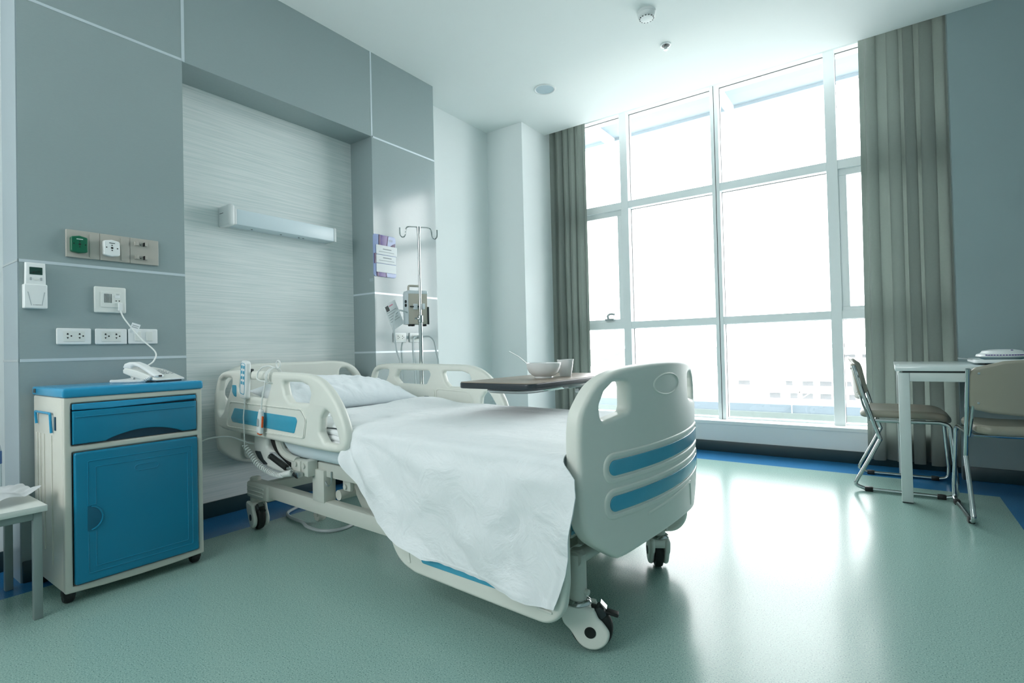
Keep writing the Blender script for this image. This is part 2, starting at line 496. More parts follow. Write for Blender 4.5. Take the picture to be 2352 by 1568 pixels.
# baseboards
def bb(name, lo, hi):
    b = NB(); box(b, lo, hi, 0.004); struct('baseboard_' + name, b, M['base'])
bb('niche', (XN + .006, NY0, 0), (XN + .018, NY1, .085))
bb('panel', (XP, PY0, 0), (XP + .01, NY0, .085)); bb('panel_far', (XP, NY1, 0), (XP + .01, PY1, .085))
bb('left', (XN + .01, PY1, 0), (XN + .02, YP, .085)); bb('pier', (XN + .01, YP - .01, 0), (XC, YP, .085)); bb('pier_side', (XC, YP - .01, 0), (XC + .01, YK, .085))
bb('window', (XC + .01, YK - .011, 0), (0.56, YK, .087)); bb('end', (XW, YE - .011, 0), (XR, YE, .085)); bb('right', (XR - .01, YB, 0), (XR, YE, .085))
bb('left_rear', (XN, YB, 0), (XN + .01, PY0, .085))

# ------------------------------------------------------------------ window
win = bpy.data.objects.new('window_1', None); COL.objects.link(win); win.location = (-1.03, YF, .25); win['kind'] = 'structure'
WB = Vector((-1.03, YF, .25))
def wobj(name, bm, m, parent=win):
    bmesh.ops.translate(bm, verts=bm.verts[:], vec=-WB); return obj(name, bm, m, parent, smooth=False)
mull = [(-2.60, -2.53), (-1.992, -1.920), (-1.166, -1.103), (-0.334, -0.262), (0.47, 0.54)]
ZT0, ZT1 = 2.165, 2.232      # upper transom
ZL0, ZL1 = 1.045, 1.108      # lower transom
ZH = 3.06
for i, (a, c) in enumerate(mull):
    b = NB(); box(b, (a, YF, .25), (c, YF + .12, ZH), .002)
    if i == 2: box(b, ((a + c) / 2 - .0025, YF - .0006, .25), ((a + c) / 2 + .0025, YF + .01, ZH), mi=1)
    wobj('mullion', b, [M['frame'], M['gasket']])
for i in range(4):
    x0, x1 = mull[i][1], mull[i + 1][0]
    for z0, z1 in ((ZT0, ZT1), (ZL0, ZL1)):
        b = NB(); box(b, (x0, YF + .003, z0), (x1, YF + .118, z1), .002); wobj('transom', b, M['frame'])
    b = NB(); box(b, (x0, YF + .055, .25), (x1, YF + .12, .262)); wobj('bottom_rail', b, M['frame'])
    for z0, z1 in ((.262, ZL0), (ZL1, ZT0), (ZT1, ZH)):
        b = NB(); box(b, (x0, YG, z0), (x1, YG + .006, z1)); p = wobj('pane', b, M['glass'])
        g = .0025
        b = NB()
        box(b, (x0, YG - .003, z0), (x0 + g, YG + .008, z1)); box(b, (x1 - g, YG - .003, z0), (x1, YG + .008, z1)); box(b, (x0, YG - .003, z1 - g), (x1, YG + .008, z1))
        wobj('gasket', b, M['gasket'])
# opening sashes in the outer lights
for i in (0, 3):
    x0, x1 = mull[i][1], mull[i + 1][0]
    b = NB()
    for lo, hi in (((x0, ZT0 - .048), (x1, ZT0)), ((x0, ZL1), (x1, ZL1 + .03)), ((x0, ZL1 + .03), (x0 + .052, ZT0 - .048)), ((x1 - .052, ZL1 + .03), (x1, ZT0 - .048))):
        box(b, (lo[0], YF + .028, lo[1]), (hi[0], YF + .09, hi[1]), .003)
    wobj('sash_frame', b, M['frame'])
b = NB(); hx, hz = -2.14, ZL1 + .03
box(b, (hx - .045, YF - .002, hz - .012), (hx + .045, YF + .03, hz + .008), .004)
tube(b, catmull([(hx - .012, YF + .008, hz + .005), (hx - .008, YF - .012, hz + .035), (hx + .03, YF - .03, hz + .048), (hx + .07, YF - .03, hz + .042)], 6), .0105, 10)
wobj('handle', b, M['greyplast'])

# ------------------------------------------------------------------ outside
b = NB(); box(b, (-9, 4.80, 3.36), (6, 5.85, 3.50)); box(b, (-9, 5.80, 3.33), (6, 5.88, 3.50))
struct('roof_overhang', b, M['soffit'], smooth=False)
for i, x in enumerate((-2.62, -1.28)):
    b = NB(); box(b, (x, 4.80, 3.26), (x + .05, 5.80, 3.36)); struct('beam_overhang' if i == 0 else 'beam_overhang.001', b, M['frame'], smooth=False)
b = NB(); box(b, (-14, 7.5, -.02), (10, 8.3, .083)); box(b, (-14, 7.45, -.5), (10, 8.3, -.02), mi=1); struct('roof_parapet', b, [M['conc'], M['conc2']], smooth=False)
b = NB(); box(b, (-14, 4.9, -.55), (10, 7.5, -.5)); struct('roof_terrace', b, M['conc2'], smooth=False)
b = NB(); tube(b, fillet([(-1.0, 7.47, -.1), (-1.0, 7.47, .09), (-.82, 7.9, .22)], .03), .006, 8)
single('roof_conduit', b, M['cable'], 'thin pale conduit rising over the parapet outside the window', 'conduit', (0, 0, 0))
b = NB(); box(b, (-300, 20, -14.1), (300, 420, -14)); struct('ground_outside', b, M['city'], smooth=False)

def far_building(label, x0, x1, y, z0, z1, wins):
    t = thing('building', label, 'building', ((x0 + x1) / 2, y, z0))
    B = Vector(t.location)
    def put(n, bm, m):
        bmesh.ops.translate(bm, verts=bm.verts[:], vec=-B); return obj(n, bm, m, t, smooth=False)
    b = NB(); box(b, (x0, y, z0), (x1, y + 12, z1)); put('wall', b, M['city'])
    b = NB(); box(b, (x0 - .4, y - .4, z1), (x1 + .4, y + 12, z1 + .35)); put('roof', b, M['city'])
    for wx0, wx1, wz0, wz1 in wins:
        b = NB(); box(b, (wx0, y - .06, wz0), (wx1, y, wz1)); box(b, (wx0 - .2, y - .3, wz1), (wx1 + .2, y, wz1 + .12), mi=1); put('window', b, [M['citywin'], M['city']])
far_building('long white block with two rows of small windows beyond the parapet', -42, 12, 46, -14, -1.85,
             [(a, c, -2.50, -2.12) for a, c in ((-19.2, -18.0), (-16.4, -15.0), (-10.0, -9.15), (-6.52, -6.06), (-5.37, -4.64), (-4.2, -3.44), (-2.47, -2.0))] +
             [(a, c, -3.50, -3.06) for a, c in ((-17.8, -16.9), (-7.7, -6.92), (-6.24, -5.73), (-5.4, -4.67), (-4.2, -3.47), (-2.36, -1.96))])
far_building('small white house above the right end of the long white block', -5.2, 5, 75, -14, -.35, [(-4.3, -3.1, -1.15, -.75), (-2.4, -1.3, -1.15, -.75)])
# hazy tree line
b = NB(); n = 220; rows = []
for j in range(10):
    row = []
    for i in range(n + 1):
        x = -160 + 340 * i / n; y = 105 + 9 * j
        h = -9 + 1.05 * j + 4.2 * noise.noise(Vector((x * .05, y * .05, 1))) + 2.2 * noise.noise(Vector((x * .22, y * .22, 5)))
        row.append(b.verts.new((x, y, min(h, 0.0))))
    rows.append(row)
for A, B in zip(rows, rows[1:]):
    for i in range(n): b.faces.new((A[i], A[i + 1], B[i + 1], B[i]))
o = obj('treeline', b, M['trees']); tag(o, 'pale hazy tree line on the hill beyond the white buildings', 'trees', kind='stuff')

# ------------------------------------------------------------------ curtains
def curtain(name, label, xt, xb, z0, y0, folds, amp, ph=.7):
    """folds: list of (fraction, y offset) knots across the width; xt / xb = (left, right) at top / bottom"""
    b = NB(); NX, NZ2 = 260, 40
    zt = 3.10
    rows = []
    for j in range(NZ2 + 1):
        tz = j / NZ2; z = zt + (z0 - zt) * tz; row = []
        gather = 1 - .35 * math.exp(-tz * 14)
        for i in range(NX + 1):
            f = i / NX
            x = (xt[0] + (xt[1] - xt[0]) * f) * (1 - tz) + (xb[0] + (xb[1] - xb[0]) * f) * tz
            ff = f + .012 * noise.noise(Vector((f * 7, tz * 2.2, 3))) * (0.3 + tz)
            k = folds * (ff ** 1.0)
            lead = sstep(0.0, 0.18, f)
            s = math.sin(2 * PI * k + 0.9 * math.sin(2.1 * k + .7))
            s = math.copysign(abs(s) ** .6, s) * (.75 + .35 * math.sin(1.7 * k + ph))
            y = y0 + amp * gather * s * lead + .012 * noise.noise(Vector((f * 4, tz * 3, 9)))
            x -= (.029 * abs(xt[1] - xt[0]) * math.sin(4 * PI * k + 1.8 * math.sin(2.1 * k + .7)) - .006 * math.cos(2 * PI * k)) * lead * (xt[1] - xt[0]) / abs(xt[1] - xt[0]) * gather
            row.append(b.verts.new((x, y, z - .008 * abs(math.sin(PI * k)) * tz)))
        rows.append(row)
    for A, B in zip(rows, rows[1:]):
        for i in range(NX): b.faces.new((A[i], A[i + 1], B[i + 1], B[i]))
    r = bmesh.ops.solidify(b, geom=b.faces[:], thickness=.004)
    cx = (xb[0] + xb[1]) / 2; base = Vector((cx, y0, z0))
    bmesh.ops.translate(b, verts=b.verts[:], vec=-base)
    return single(name, b, M['curtain'], label, 'curtain', base, ang=60, group='window curtains')
curtain('curtain', 'narrow grey curtain hanging beside the white pier, behind the overbed table', (-2.245, -2.612), (-2.245, -2.612), .07, 4.395, 5.0, .026)
curtain('curtain', 'wide grey curtain hanging behind the white dining table at the end wall', (-0.105, 0.44), (-0.125, 0.44), .065, 4.395, 5.4, .052, 2.0)

# ------------------------------------------------------------------ ceiling fittings
t = thing('smoke_detector', 'white round smoke detector on the ceiling near the top edge', 'smoke detector', (-1.141, 3.097, ZC))
b = NB(); lathe(b, [(0, 0), (.056, 0), (.056, -.012), (.052, -.016), (.0515, -.030), (.048, -.036), (.040, -.044), (.040, -.0445), (0, -.048)], seg=40); obj('body', b, M['white'], t)
for k in range(14):
    a = 2 * PI * k / 14; b = NB(); box(b, (-.003, -.004, -.003), (.003, .004, .003), mtx=Matrix.Translation((.0405 * math.cos(a), .0405 * math.sin(a), -.042)) @ Matrix.Rotation(a, 4, 'Z'))
    obj('vent_slot', b, M['dkpaint'], t)
t = thing('sprinkler', 'small chrome fire sprinkler set in the ceiling', 'sprinkler', (-1.168, 3.519, ZC))
b = NB(); lathe(b, [(.036, 0), (.036, -.004), (.026, -.006), (.024, -.001), (0.0, .0)], seg=32); obj('escutcheon', b, M['white'], t)
b = NB(); lathe(b, [(.0235, -.0015), (.022, -.0035), (.010, -.004), (0, -.004)], seg=24); obj('recess', b, M['dkpaint'], t)
b = NB(); cyl(b, (0, 0, 0), (0, 0, -.03), .005, seg=12); tube(b, [(-.010, 0, -.004), (-.011, 0, -.018), (0, 0, -.033)], .0022, 8); tube(b, [(.010, 0, -.004), (.011, 0, -.018), (0, 0, -.033)], .0022, 8); obj('nozzle', b, M['steel'], t)
b = NB(); lathe(b, [(0, -.033), (.013, -.034), (.013, -.0355), (0, -.036)], seg=16); obj('deflector', b, M['steel'], t)
t = thing('downlight', 'unlit recessed round downlight in the ceiling before the left curtain', 'downlight', (-2.144, 3.526, ZC))
b = NB(); lathe(b, [(.088, 0), (.088, -.003), (.082, -.006), (.074, -.005), (.070, -.001)], seg=40); obj('rim', b, M['white'], t)
b = NB(); lathe(b, [(.072, -.002), (.062, -.0008), (0, -.0006)], seg=40); obj('diffuser', b, mat('frosted_diffuser', (186, 204, 212), .4), t)

# ------------------------------------------------------------------ wall-mounted devices (local: x out of the wall, y along the wall, z up)
def wplate(y0, z0, y1, z1, thick, r=.006, bev=.003, holes=()):
    """plate lying on the wall: outline in (y, z), x from 0 to thick"""
    bm = plate(rrect(y0, z0, y1, z1, r), holes, thick, bev)
    return remap(bm, lambda s, t2, d: (d + thick / 2, s, t2))
def wpoly(pts, thick, bev=.002, x0=0.0):
    bm = plate(pts, (), thick, bev)
    return remap(bm, lambda s, t2, d: (x0 + d + thick / 2, s, t2))
def wdisc(cy, cz, r, x, thick=.0012, n=18):
    return wpoly(ell(cy, cz, r, r, n), thick, .0002, x - thick * .5)

# medical gas panel
t = thing('medical_gas_panel', 'putty grey medical gas strip with green and white outlets on the grey panel', 'gas outlet panel', (XP, .874, 1.313))
def L_(y): return y - .874
def Z_(z): return z - 1.313
for a, c in ((.702, .818), (.819, .931), (.932, 1.046)):
    b = wplate(L_(a), 0, L_(c), .117, .012, .003, .002); p = obj('cover_plate', b, M['putty'], t)
for a, c in ((.782, .812), (.896, .926)):
    b = wplate(L_(a), .006, L_(c), .108, .0145, .003, .001); obj('blank_insert', b, M['putty'], t)
for nm, a, c, m, key in (('oxygen_outlet', .714, .771, M['green'], 1), ('air_outlet', .827, .886, M['white'], 0)):
    pts = [(L_(a), .026), (L_(a), .082), (L_(a) + .004, .086), (L_((a + c) / 2), .0915), (L_(c) - .004, .086), (L_(c), .082), (L_(c), .026), (L_(c) - .004, .022), (L_((a + c) / 2), .0175), (L_(a) + .004, .022)]
    b = wpoly(rpoly(pts, .006), .026, .004, .008); p = obj(nm, b, m, t)
    p['label'] = 'green outlet' if key else 'white outlet'
    cy = L_((a + c) / 2)
    b = NB()
    for dy, dz, r in ((0, .0, .0045), (-.02, .001, .0025), (.02, -.001, .0025), (0, -.011, .0025), (0, .011, .0025)):
        join(b, wdisc(cy + dy, .055 + dz, r, .0345))
    obj('port_hole', b, M['hole'], p)
    b = wplate(cy - .011, .0745, cy + .011, .0775, .0008, .0005, .0002); bmesh.ops.translate(b, verts=b.verts[:], vec=(.034, 0, 0)); obj('marking', b, M['white'] if key else M['dkpaint'], p)
for zz in (.022, .084):
    for yy, dark in ((.955, False), (.990, True)):
        b = wplate(L_(yy) - .004, zz - .002, L_(yy) + .006, zz + .016, .028, .002, .001); p = obj('cable_clip', b, M['putty'], t)
        b = wplate(L_(yy) - .0075, zz - .002, L_(yy) - .004, zz + .015, .026, .001, .0005); obj('clip_slot', b, M['hole'] if dark else M['putty'], p)
    b = wdisc(L_(.973), zz + .004, .0022, .013); obj('screw', b, M['dkpaint'], t)

# air-conditioner remote in its wall holder
t = thing('air_conditioner_remote', 'white air conditioner remote with dark display clipped to the grey panel', 'remote control', (XP, .600, 1.088), 0)
b = wplate(-.036, 0, .036, .098, .034, .005, .004); obj('holder', b, M['white'], t)
b = wpoly([(-.033, .04), (.033, .04), (.0305, .184), (-.0305, .184)], .022, .005, .010); body = obj('body', b, M['white'], t)
b = wplate(-.019, .136, .021, .166, .001, .001, .0003); bmesh.ops.translate(b, verts=b.verts[:], vec=(.0317, 0, 0)); d = obj('display', b, M['lcd'], t)
b = remap(text_bm('25', .014), lambda s, t2, q: (.0328 + q, s + .008, t2 + .147)); obj('lettering', b, M['lcdink'], d)
b = NB()
for k in range(4): join(b, wplate(-.015 + k * .0035, .142, -.0125 + k * .0035, .144 + k * .002, .0006, .0003, .0001))
bmesh.ops.translate(b, verts=b.verts[:], vec=(.0326, 0, 0)); obj('signal_mark', b, M['lcdink'], d)
for yy, zz, r in ((-.015, .122, .0035), (-.015, .116, .0035), (.017, .122, .0035), (.017, .116, .0035)):
    b = wdisc(yy, zz, r, .0326, .0012); obj('button', b, M['greyplast'], t)
b = wpoly(ell(0.001, .118, .0085, .0055), .0014, .0004, .0316); obj('button', b, M['white2'], t)
b = wpoly([(-.026, .066), (-.023, .066), (-.013, .012), (-.015, .012)], .0012, .0003, .0335); obj('holder_groove', b, M['greyplast'], t)
b = wpoly([(.028, .066), (.025, .066), (.017, .012), (.019, .012)], .0012, .0003, .0335); obj('holder_groove', b, M['greyplast'], t)
b = NB(); join(b, wpoly([(-.008, .016), (-.004, .0135), (-.008, .0135)], .0008, .0002, .0337)); join(b, wplate(-.003, .0138, .016, .0152, .0008, .0003, .0002)); bmesh.ops.translate(b, verts=[v for v in b.verts if v.co.y > -.0035], vec=(.0337, 0, 0)); obj('maker_mark', b, M['dkpaint'], t)

# intercom plate
t = thing('nurse_call_plate', 'white square nurse call plate with a small speaker grille on the grey panel', 'intercom', (XP, .855, 1.082))
b = wplate(-.0585, 0, .0585, .115, .012, .006, .005); obj('cover_plate', b, M['white2'], t)
b = wplate(-.036, .024, .039, .092, .0145, .003, .001); obj('insert', b, M['white2'], t)
for k in range(6):
    b = wplate(-.024 + k * .005, .044, -.0218 + k * .005, .084, .0152, .001, .0003); obj('speaker_slot', b, M['dkpaint'], t)
for yy in (.020, .0315):
    b = wdisc(yy, .054, .0023, .0150); obj('indicator', b, M['hole'], t)
b = wplate(.015, .066, .034, .080, .0155, .002, .0006); obj('call_button', b, M['white'], t)
b = NB(); join(b, wplate(.020, .084, .032, .0855, .0150, .0004, .0002)); join(b, wplate(.021, .0805, .031, .0818, .0158, .0004, .0002)); obj('marking', b, M['greyplast'], t)
b = wplate(.027, .010, .042, .046, .022, .003, .002); obj('jack_plug', b, M['white'], t)

# sockets and switches
def socket(label, y, z, x=XP, w=.117):
    t = thing('power_socket', label, 'socket', (x, y, z), group='double wall sockets')
    b = wplate(-w / 2, 0, w / 2, .069, .009, .005, .004); obj('cover_plate', b, M['white'], t)
    b = wplate(-.036, .012, .036, .057, .0105, .001, .0006); ins = obj('insert', b, M['white2'], t)
    for cy in (-.022, .018):
        b = NB()
        join(b, wpoly([(cy - .0035, .041), (cy + .0035, .041), (cy + .002, .048), (cy - .002, .048)], .0012, .0002, .0100))
        join(b, wpoly([(cy - .0035, .031), (cy + .0035, .031), (cy + .001, .025), (cy - .001, .025)], .0012, .0002, .0100))
        join(b, wdisc(cy + .012, .036, .003, .0106))
        obj('socket_holes', b, M['hole'], ins)
    return t
socket('white double socket at the left end of the row above the cabinet', .7265, .943)
socket('white double socket in the middle of the row above the cabinet', .8575, .943)
socket('white double socket left of the infusion pump cables on the right grey panel', 2.556, .945)
socket('white double socket behind the steel drip pole on the right grey panel', 2.706, .945)
t = thing('light_switch', 'white double light switch at the right end of the row above the cabinet', 'light switch', (XP, .980, .944))
b = wplate(-.0585, 0, .0585, .069, .009, .005, .004); obj('cover_plate', b, M['white'], t)
for yy in (-.022, .024):
    b = wplate(yy - .0125, .013, yy + .0125, .056, .0125, .002, .0015); obj('rocker', b, M['white2'], t)

# patient sign
t = thing('patient_sign', 'purple and lavender notice holder with white cards on the right grey panel', 'sign', (XP, 2.433, 1.396))
b = wplate(-.099, 0, .099, .288, .006, .018, .001); obj('board', b, M['lav'], t)
def strip(pts, m, x0, nm): obj(nm, wpoly(pts, .0012, .0003, x0), m, t)
strip([(-.052, .215), (-.046, .286), (.030, .286), (.014, .215)], M['purple'], .0058, 'colour_block')
strip([(-.075, .0), (-.070, .03), (.008, .03), (.012, .0)], M['purple'], .0058, 'colour_block')
strip([(-.056, .215), (-.053, .287), (-.038, .287), (-.040, .215)], M['dpurple'], .0066, 'colour_bar')
strip([(.014, .215), (.028, .287), (.034, .287), (.021, .215)], M['dpurple'], .0066, 'colour_bar')
strip([(.04, .213), (.094, .213), (.094, .243), (.07, .232)], M['dpurple'], .0066, 'colour_bar')
strip([(-.096, .085), (-.076, .090), (-.076, .158), (-.096, .155)], M['dpurple'], .0066, 'colour_bar')
strip([(-.076, .0005), (-.078, .032), (-.055, .032), (-.057, .0005)], M['dpurple'], .0066, 'colour_bar')
strip([(.006, .0005), (.004, .03), (.010, .03), (.015, .0005)], M['dpurple'], .0066, 'colour_bar')
for z0, z1, ye in ((.152, .216, .108), (.092, .148, .097), (.030, .088, .097)):
    b = wplate(-.078, z0, ye, z1, .0022, .003, .0005); bmesh.ops.translate(b, verts=b.verts[:], vec=(.0078, 0, 0)); c = obj('name_card', b, M['paper'], t)
    if z0 > .05:
        b = NB(); join(b, wplate(-.02, z0 + .036, .055, z0 + .042, .0005, .001, .0001)); join(b, wplate(-.055, z0 + .018, .08, z0 + .021, .0005, .001, .0001))
        bmesh.ops.translate(b, verts=b.verts[:], vec=(.0100, 0, 0)); obj('print_line', b, M['ink'], c)
b = remap(text_bm('059', .022), lambda s, t2, q: (.0068 + q, s + .055, t2 + .256)); obj('lettering', b, M['paper'], t)

t2_ = NB(); box(t2_, (-.02, -.0008, 0), (.02, .0, .02)); single('wall_label', t2_, M['greyend'], 'small blank pale label stuck on the niche reveal left of the purple sign', 'label', (XP - .03, NY1 - .0, 1.362))

# bed-head lamp
t = thing('bed_head_lamp', 'long white box lamp mounted across the niche wall above the bed', 'wall lamp', (XN + .006, 1.80, 1.61))
b = NB(); box(b, (0, -.315, 0), (.105, .318, .088), .006); obj('diffuser', b, M['lamp'], t)
b = NB(); box(b, (0, .318, -.001), (.107, .333, .089), .004); obj('end_cap', b, M['white'], t)
b = NB(); box(b, (0, -.332, -.001), (.107, -.315, .089), .004); obj('end_cap', b, M['white'], t)
b = NB(); box(b, (.0, -.368, -.012), (.125, -.334, .104), .012, 3); sw = obj('switch_housing', b, M['white'], t)
b = NB(); box(b, (.02, -.3685, .060), (.06, -.3675, .063)); obj('slot', b, M['dkpaint'], sw)
for yy in (-.20, -.02, .10, .13):
    b = NB(); cyl(b, (.045, yy, .001), (.045, yy, -.0015), .0055, seg=12); obj('screw', b, M['dkpaint'], t)

# ------------------------------------------------------------------ bed
BED = Vector((-.74, 1.71, 0)); BR = math.radians(-3.0)
BM = Matrix.Translation(BED) @ Matrix.Rotation(BR, 4, 'Z')
bed = thing('hospital_bed', 'cream adjustable hospital bed on casters with blue striped moulded end boards', 'bed', BED, BR)
def bedsingle(name, bm, m, label, cat, base, group=None, **k):
    base = Vector(base); bmesh.ops.translate(bm, verts=bm.verts[:], vec=-base)
    return single(name, bm, m, label, cat, BM @ base, BR, group, **k)
def bedthing(name, label, cat, base, group=None): return thing(name, label, cat, BM @ Vector(base), BR, group)

# footboard: bowed outward
FU, FB, FW = .050, .075, .46
def fmap(off):
    def f(s, t2, d): return (FU + FB * (1 - min(1.2, (s / FW) ** 2)) + off + d, s, t2)
    return f
half = [(.0, .827), (.155, .823), (.285, .811), (.372, .779), (.424, .722), (.442, .68), (.448, .61), (.446, .50), (.438, .40), (.422, .360), (.395, .330), (.320, .280), (.285, .270), (.15, .280), (0, .284)]
out = half + [(-a, c) for a, c in half[-2:0:-1]]
out = [(p.x, p.y) for p in catmull([(a, c, 0) for a, c in out], 5, True)]
hole = rpoly([(-.238, .776), (-.305, .778), (-.345, .752), (-.366, .715), (-.362, .668), (-.238, .688)], .022)
holeR = [(-a, c) for a, c in hole]
bm = slice_s(plate(out, (hole, holeR), .048, .0125, 4), -.45, .45, 48)
fb = obj('footboard', remap(bm, fmap(0)), M['abs'], bed, ang=50)
def fplate(outl, thick, bev, off, m, nm, parent=fb, holes=()):
    ss = [p[0] for p in outl]
    bm = slice_s(plate(outl, holes, thick, bev, 2), min(ss), max(ss), max(2, int((max(ss) - min(ss)) / .025)))
    return obj(nm, remap(bm, fmap(off)), m, parent, ang=50)
for zc_ in (.533, .431):
    fplate(rrect(-.338, zc_ - .022, .425, zc_ + .022, .022, 6), .004, .0015, .0255, M['absblue'], 'blue_stripe')
    fplate(rrect(-.362, zc_ - .044, .440, zc_ + .044, .040, 6), .012, .005, .0215, M['abs'], 'stripe_surround', holes=(rrect(-.345, zc_ - .028, .430, zc_ + .028, .028, 6),))
fplate(ell(.0, .754, .106, .037), .012, .004, .0215, M['abs'], 'emblem_ring', holes=(ell(.0, .754, .097, .030),))
fplate(rpoly([(-.16, .372), (.21, .390), (.236, .386), (.240, .295), (.230, .295), (.224, .374), (.20, .378), (-.16, .362)], .004), .012, .004, .021, M['abs'], 'moulded_rib')

# headboard
half = [(0, .832), (.12, .832), (.30, .828), (.40, .790), (.455, .71), (.468, .60), (.46, .42), (.44, .36), (.36, .30), (.26, .272), (.1, .268), (0, .268)]
out = half + [(-a, c) for a, c in half[-2:0:-1]]
out = [(p.x, p.y) for p in catmull([(a, c, 0) for a, c in out], 5, True)]
hole = rpoly([(.292, .785), (.345, .783), (.395, .74), (.425, .68), (.40, .64), (.292, .64)], .03)
bm = slice_s(plate(out, (hole, [(-a, c) for a, c in hole]), .046, .016, 4), -.46, .46, 24)
hb = obj('headboard', remap(bm, lambda s, t2, d: (-2.17 - .03 * (1 - (s / .47) ** 2) + d, s, t2)), M['abs'], bed, ang=50)
bm = plate(rrect(-.33, .305, -.05, .40, .03), (), .012, .004)
obj('moulded_pad', remap(bm, lambda s, t2, d: (-2.155 + .0 + d, s, t2)), M['abs'], hb)

# side rails (traced in bed space: u along, z up)
rail_out = [(-2.077, .539), (-2.092, .60), (-2.088, .679), (-2.070, .741), (-2.035, .782), (-1.981, .800), (-1.887, .806), (-1.739, .806), (-1.536, .803), (-1.381, .801), (-1.220, .797), (-1.133, .783), (-1.073, .757), (-1.025, .722), (-.979, .675), (-.947, .628), (-.926, .583), (-.920, .545), (-.935, .510), (-.965, .494), (-1.01, .489), (-1.10, .488), (-1.249, .489), (-1.483, .494), (-1.750, .499), (-1.976, .505), (-2.041, .517)]
rail_out = [(p.x, p.y) for p in catmull([(a, c, 0) for a, c in rail_out], 3, True)]
rail_h = [rpoly([(-2.050, .60), (-2.050, .70), (-2.028, .755), (-1.985, .770), (-1.885, .768), (-1.895, .735), (-1.990, .600), (-2.025, .575)], .018),
          rpoly([(-1.800, .764), (-1.515, .762), (-1.500, .740), (-1.535, .685), (-1.560, .678), (-1.780, .682), (-1.825, .72)], .018),
          rpoly([(-1.400, .761), (-1.245, .761), (-1.185, .745), (-1.170, .715), (-1.190, .672), (-1.340, .672), (-1.375, .70)], .018),
          rpoly([(-1.065, .655), (-1.035, .640), (-.990, .580), (-.972, .535), (-.985, .522), (-1.075, .524), (-1.108, .56), (-1.100, .62)], .02)]
def side_rail(v, sgn):
    bm = plate(rail_out, rail_h, .042, .016, 4)
    r = obj('side_rail', remap(bm, lambda s, t2, d: (s, v + d, t2)), M['abs'], bed, ang=50)
    def add(pts, thick, bev, off, m, nm, holes=()):
        bm = plate(pts, holes, thick, bev, 2); return obj(nm, remap(bm, lambda s, t2, d: (s, v + sgn * (.021 + off) + d, t2)), m, r)
    po = rpoly([(-1.955, .523), (-1.905, .655), (-1.235, .650), (-1.195, .61), (-1.215, .526)], .02)
    pi = rpoly([(-1.943, .528), (-1.898, .648), (-1.243, .643), (-1.205, .607), (-1.225, .531)], .018)
    if sgn < 0:
        add(po, .010, .004, .0, M['abs'], 'moulded_rim', (pi,))
        add(rpoly([(-1.856, .622), (-1.285, .612), (-1.272, .598), (-1.297, .543), (-1.88, .553), (-1.897, .572)], .012), .004, .001, .0005, M['absblue'], 'blue_panel')
        add(rpoly([(-1.880, .735), (-1.835, .735), (-1.835, .675), (-1.862, .682), (-1.880, .70)], .01), .003, .0008, .0004, M['absblue'], 'angle_dial')
    else:
        # inner face seen from the room side
        bm = plate(rrect(-1.66, .52, -1.46, .655, .02), (), .006, .002); obj('control_panel', remap(bm, lambda s, t2, d: (s, v - .0225 + d, t2)), M['abs'], r)
        bm = plate(rrect(-1.545, .585, -1.505, .612, .003), (), .004, .001); obj('control_key', remap(bm, lambda s, t2, d: (s, v - .0265 + d, t2)), M['greyplast'], r)
        bm = plate(rrect(-1.55, .545, -1.498, .578, .008), (rrect(-1.546, .549, -1.502, .574, .006),), .004, .001); obj('control_key', remap(bm, lambda s, t2, d: (s, v - .0265 + d, t2)), M['greyplast'], r)
        bm = plate(rpoly([(-1.44, .52), (-1.46, .66), (-1.20, .65), (-1.15, .62), (-1.16, .52)], .03), (rpoly([(-1.43, .526), (-1.45, .653), (-1.203, .643), (-1.158, .615), (-1.168, .526)], .027),), .006, .002)
        obj('moulded_rim', remap(bm, lambda s, t2, d: (s, v - .021 + d, t2)), M['abs'], r)
    return r
side_rail(-.482, -1); side_rail(.482, 1)

# lowered foot-end side panel
fo = [(-.765, .44), (-.745, .30), (-.728, .235), (-.700, .172), (-.655, .130), (-.585, .112), (-.319, .107), (-.113, .104), (-.036, .104), (.001, .122), (.028, .160), (.038, .23), (.038, .40), (.02, .44)]
fo = [(p.x, p.y) for p in fillet([(a, c, 0) for a, c in fo], [.03] + [.15] * 12 + [.03], 5, True)]
for v, sgn in ((-.450, -1), (.450, 1)):
    bm = plate(fo, (), .036, .014, 4)
    r = obj('foot_side_panel', remap(bm, lambda s, t2, d: (s, v + d, t2)), M['abs'], bed, ang=50)
    if sgn < 0:
        bm = plate(rrect(-.545, .160, -.172, .225, .012), (), .004, .001); obj('blue_panel', remap(bm, lambda s, t2, d: (s, v - .0185 + d, t2)), M['absblue'], r)
        po = rpoly([(-.66, .40), (-.615, .145), (-.60, .145), (-.64, .40)], .004)
        bm = plate(po, (), .008, .003); obj('moulded_rib', remap(bm, lambda s, t2, d: (s, v - .018 + d, t2)), M['abs'], r)
        po = rpoly([(-.10, .205), (-.055, .142), (-.008, .142), (-.008, .150), (-.05, .152), (-.092, .21)], .003)
        bm = plate(po, (), .008, .003); obj('moulded_rib', remap(bm, lambda s, t2, d: (s, v - .018 + d, t2)), M['abs'], r)

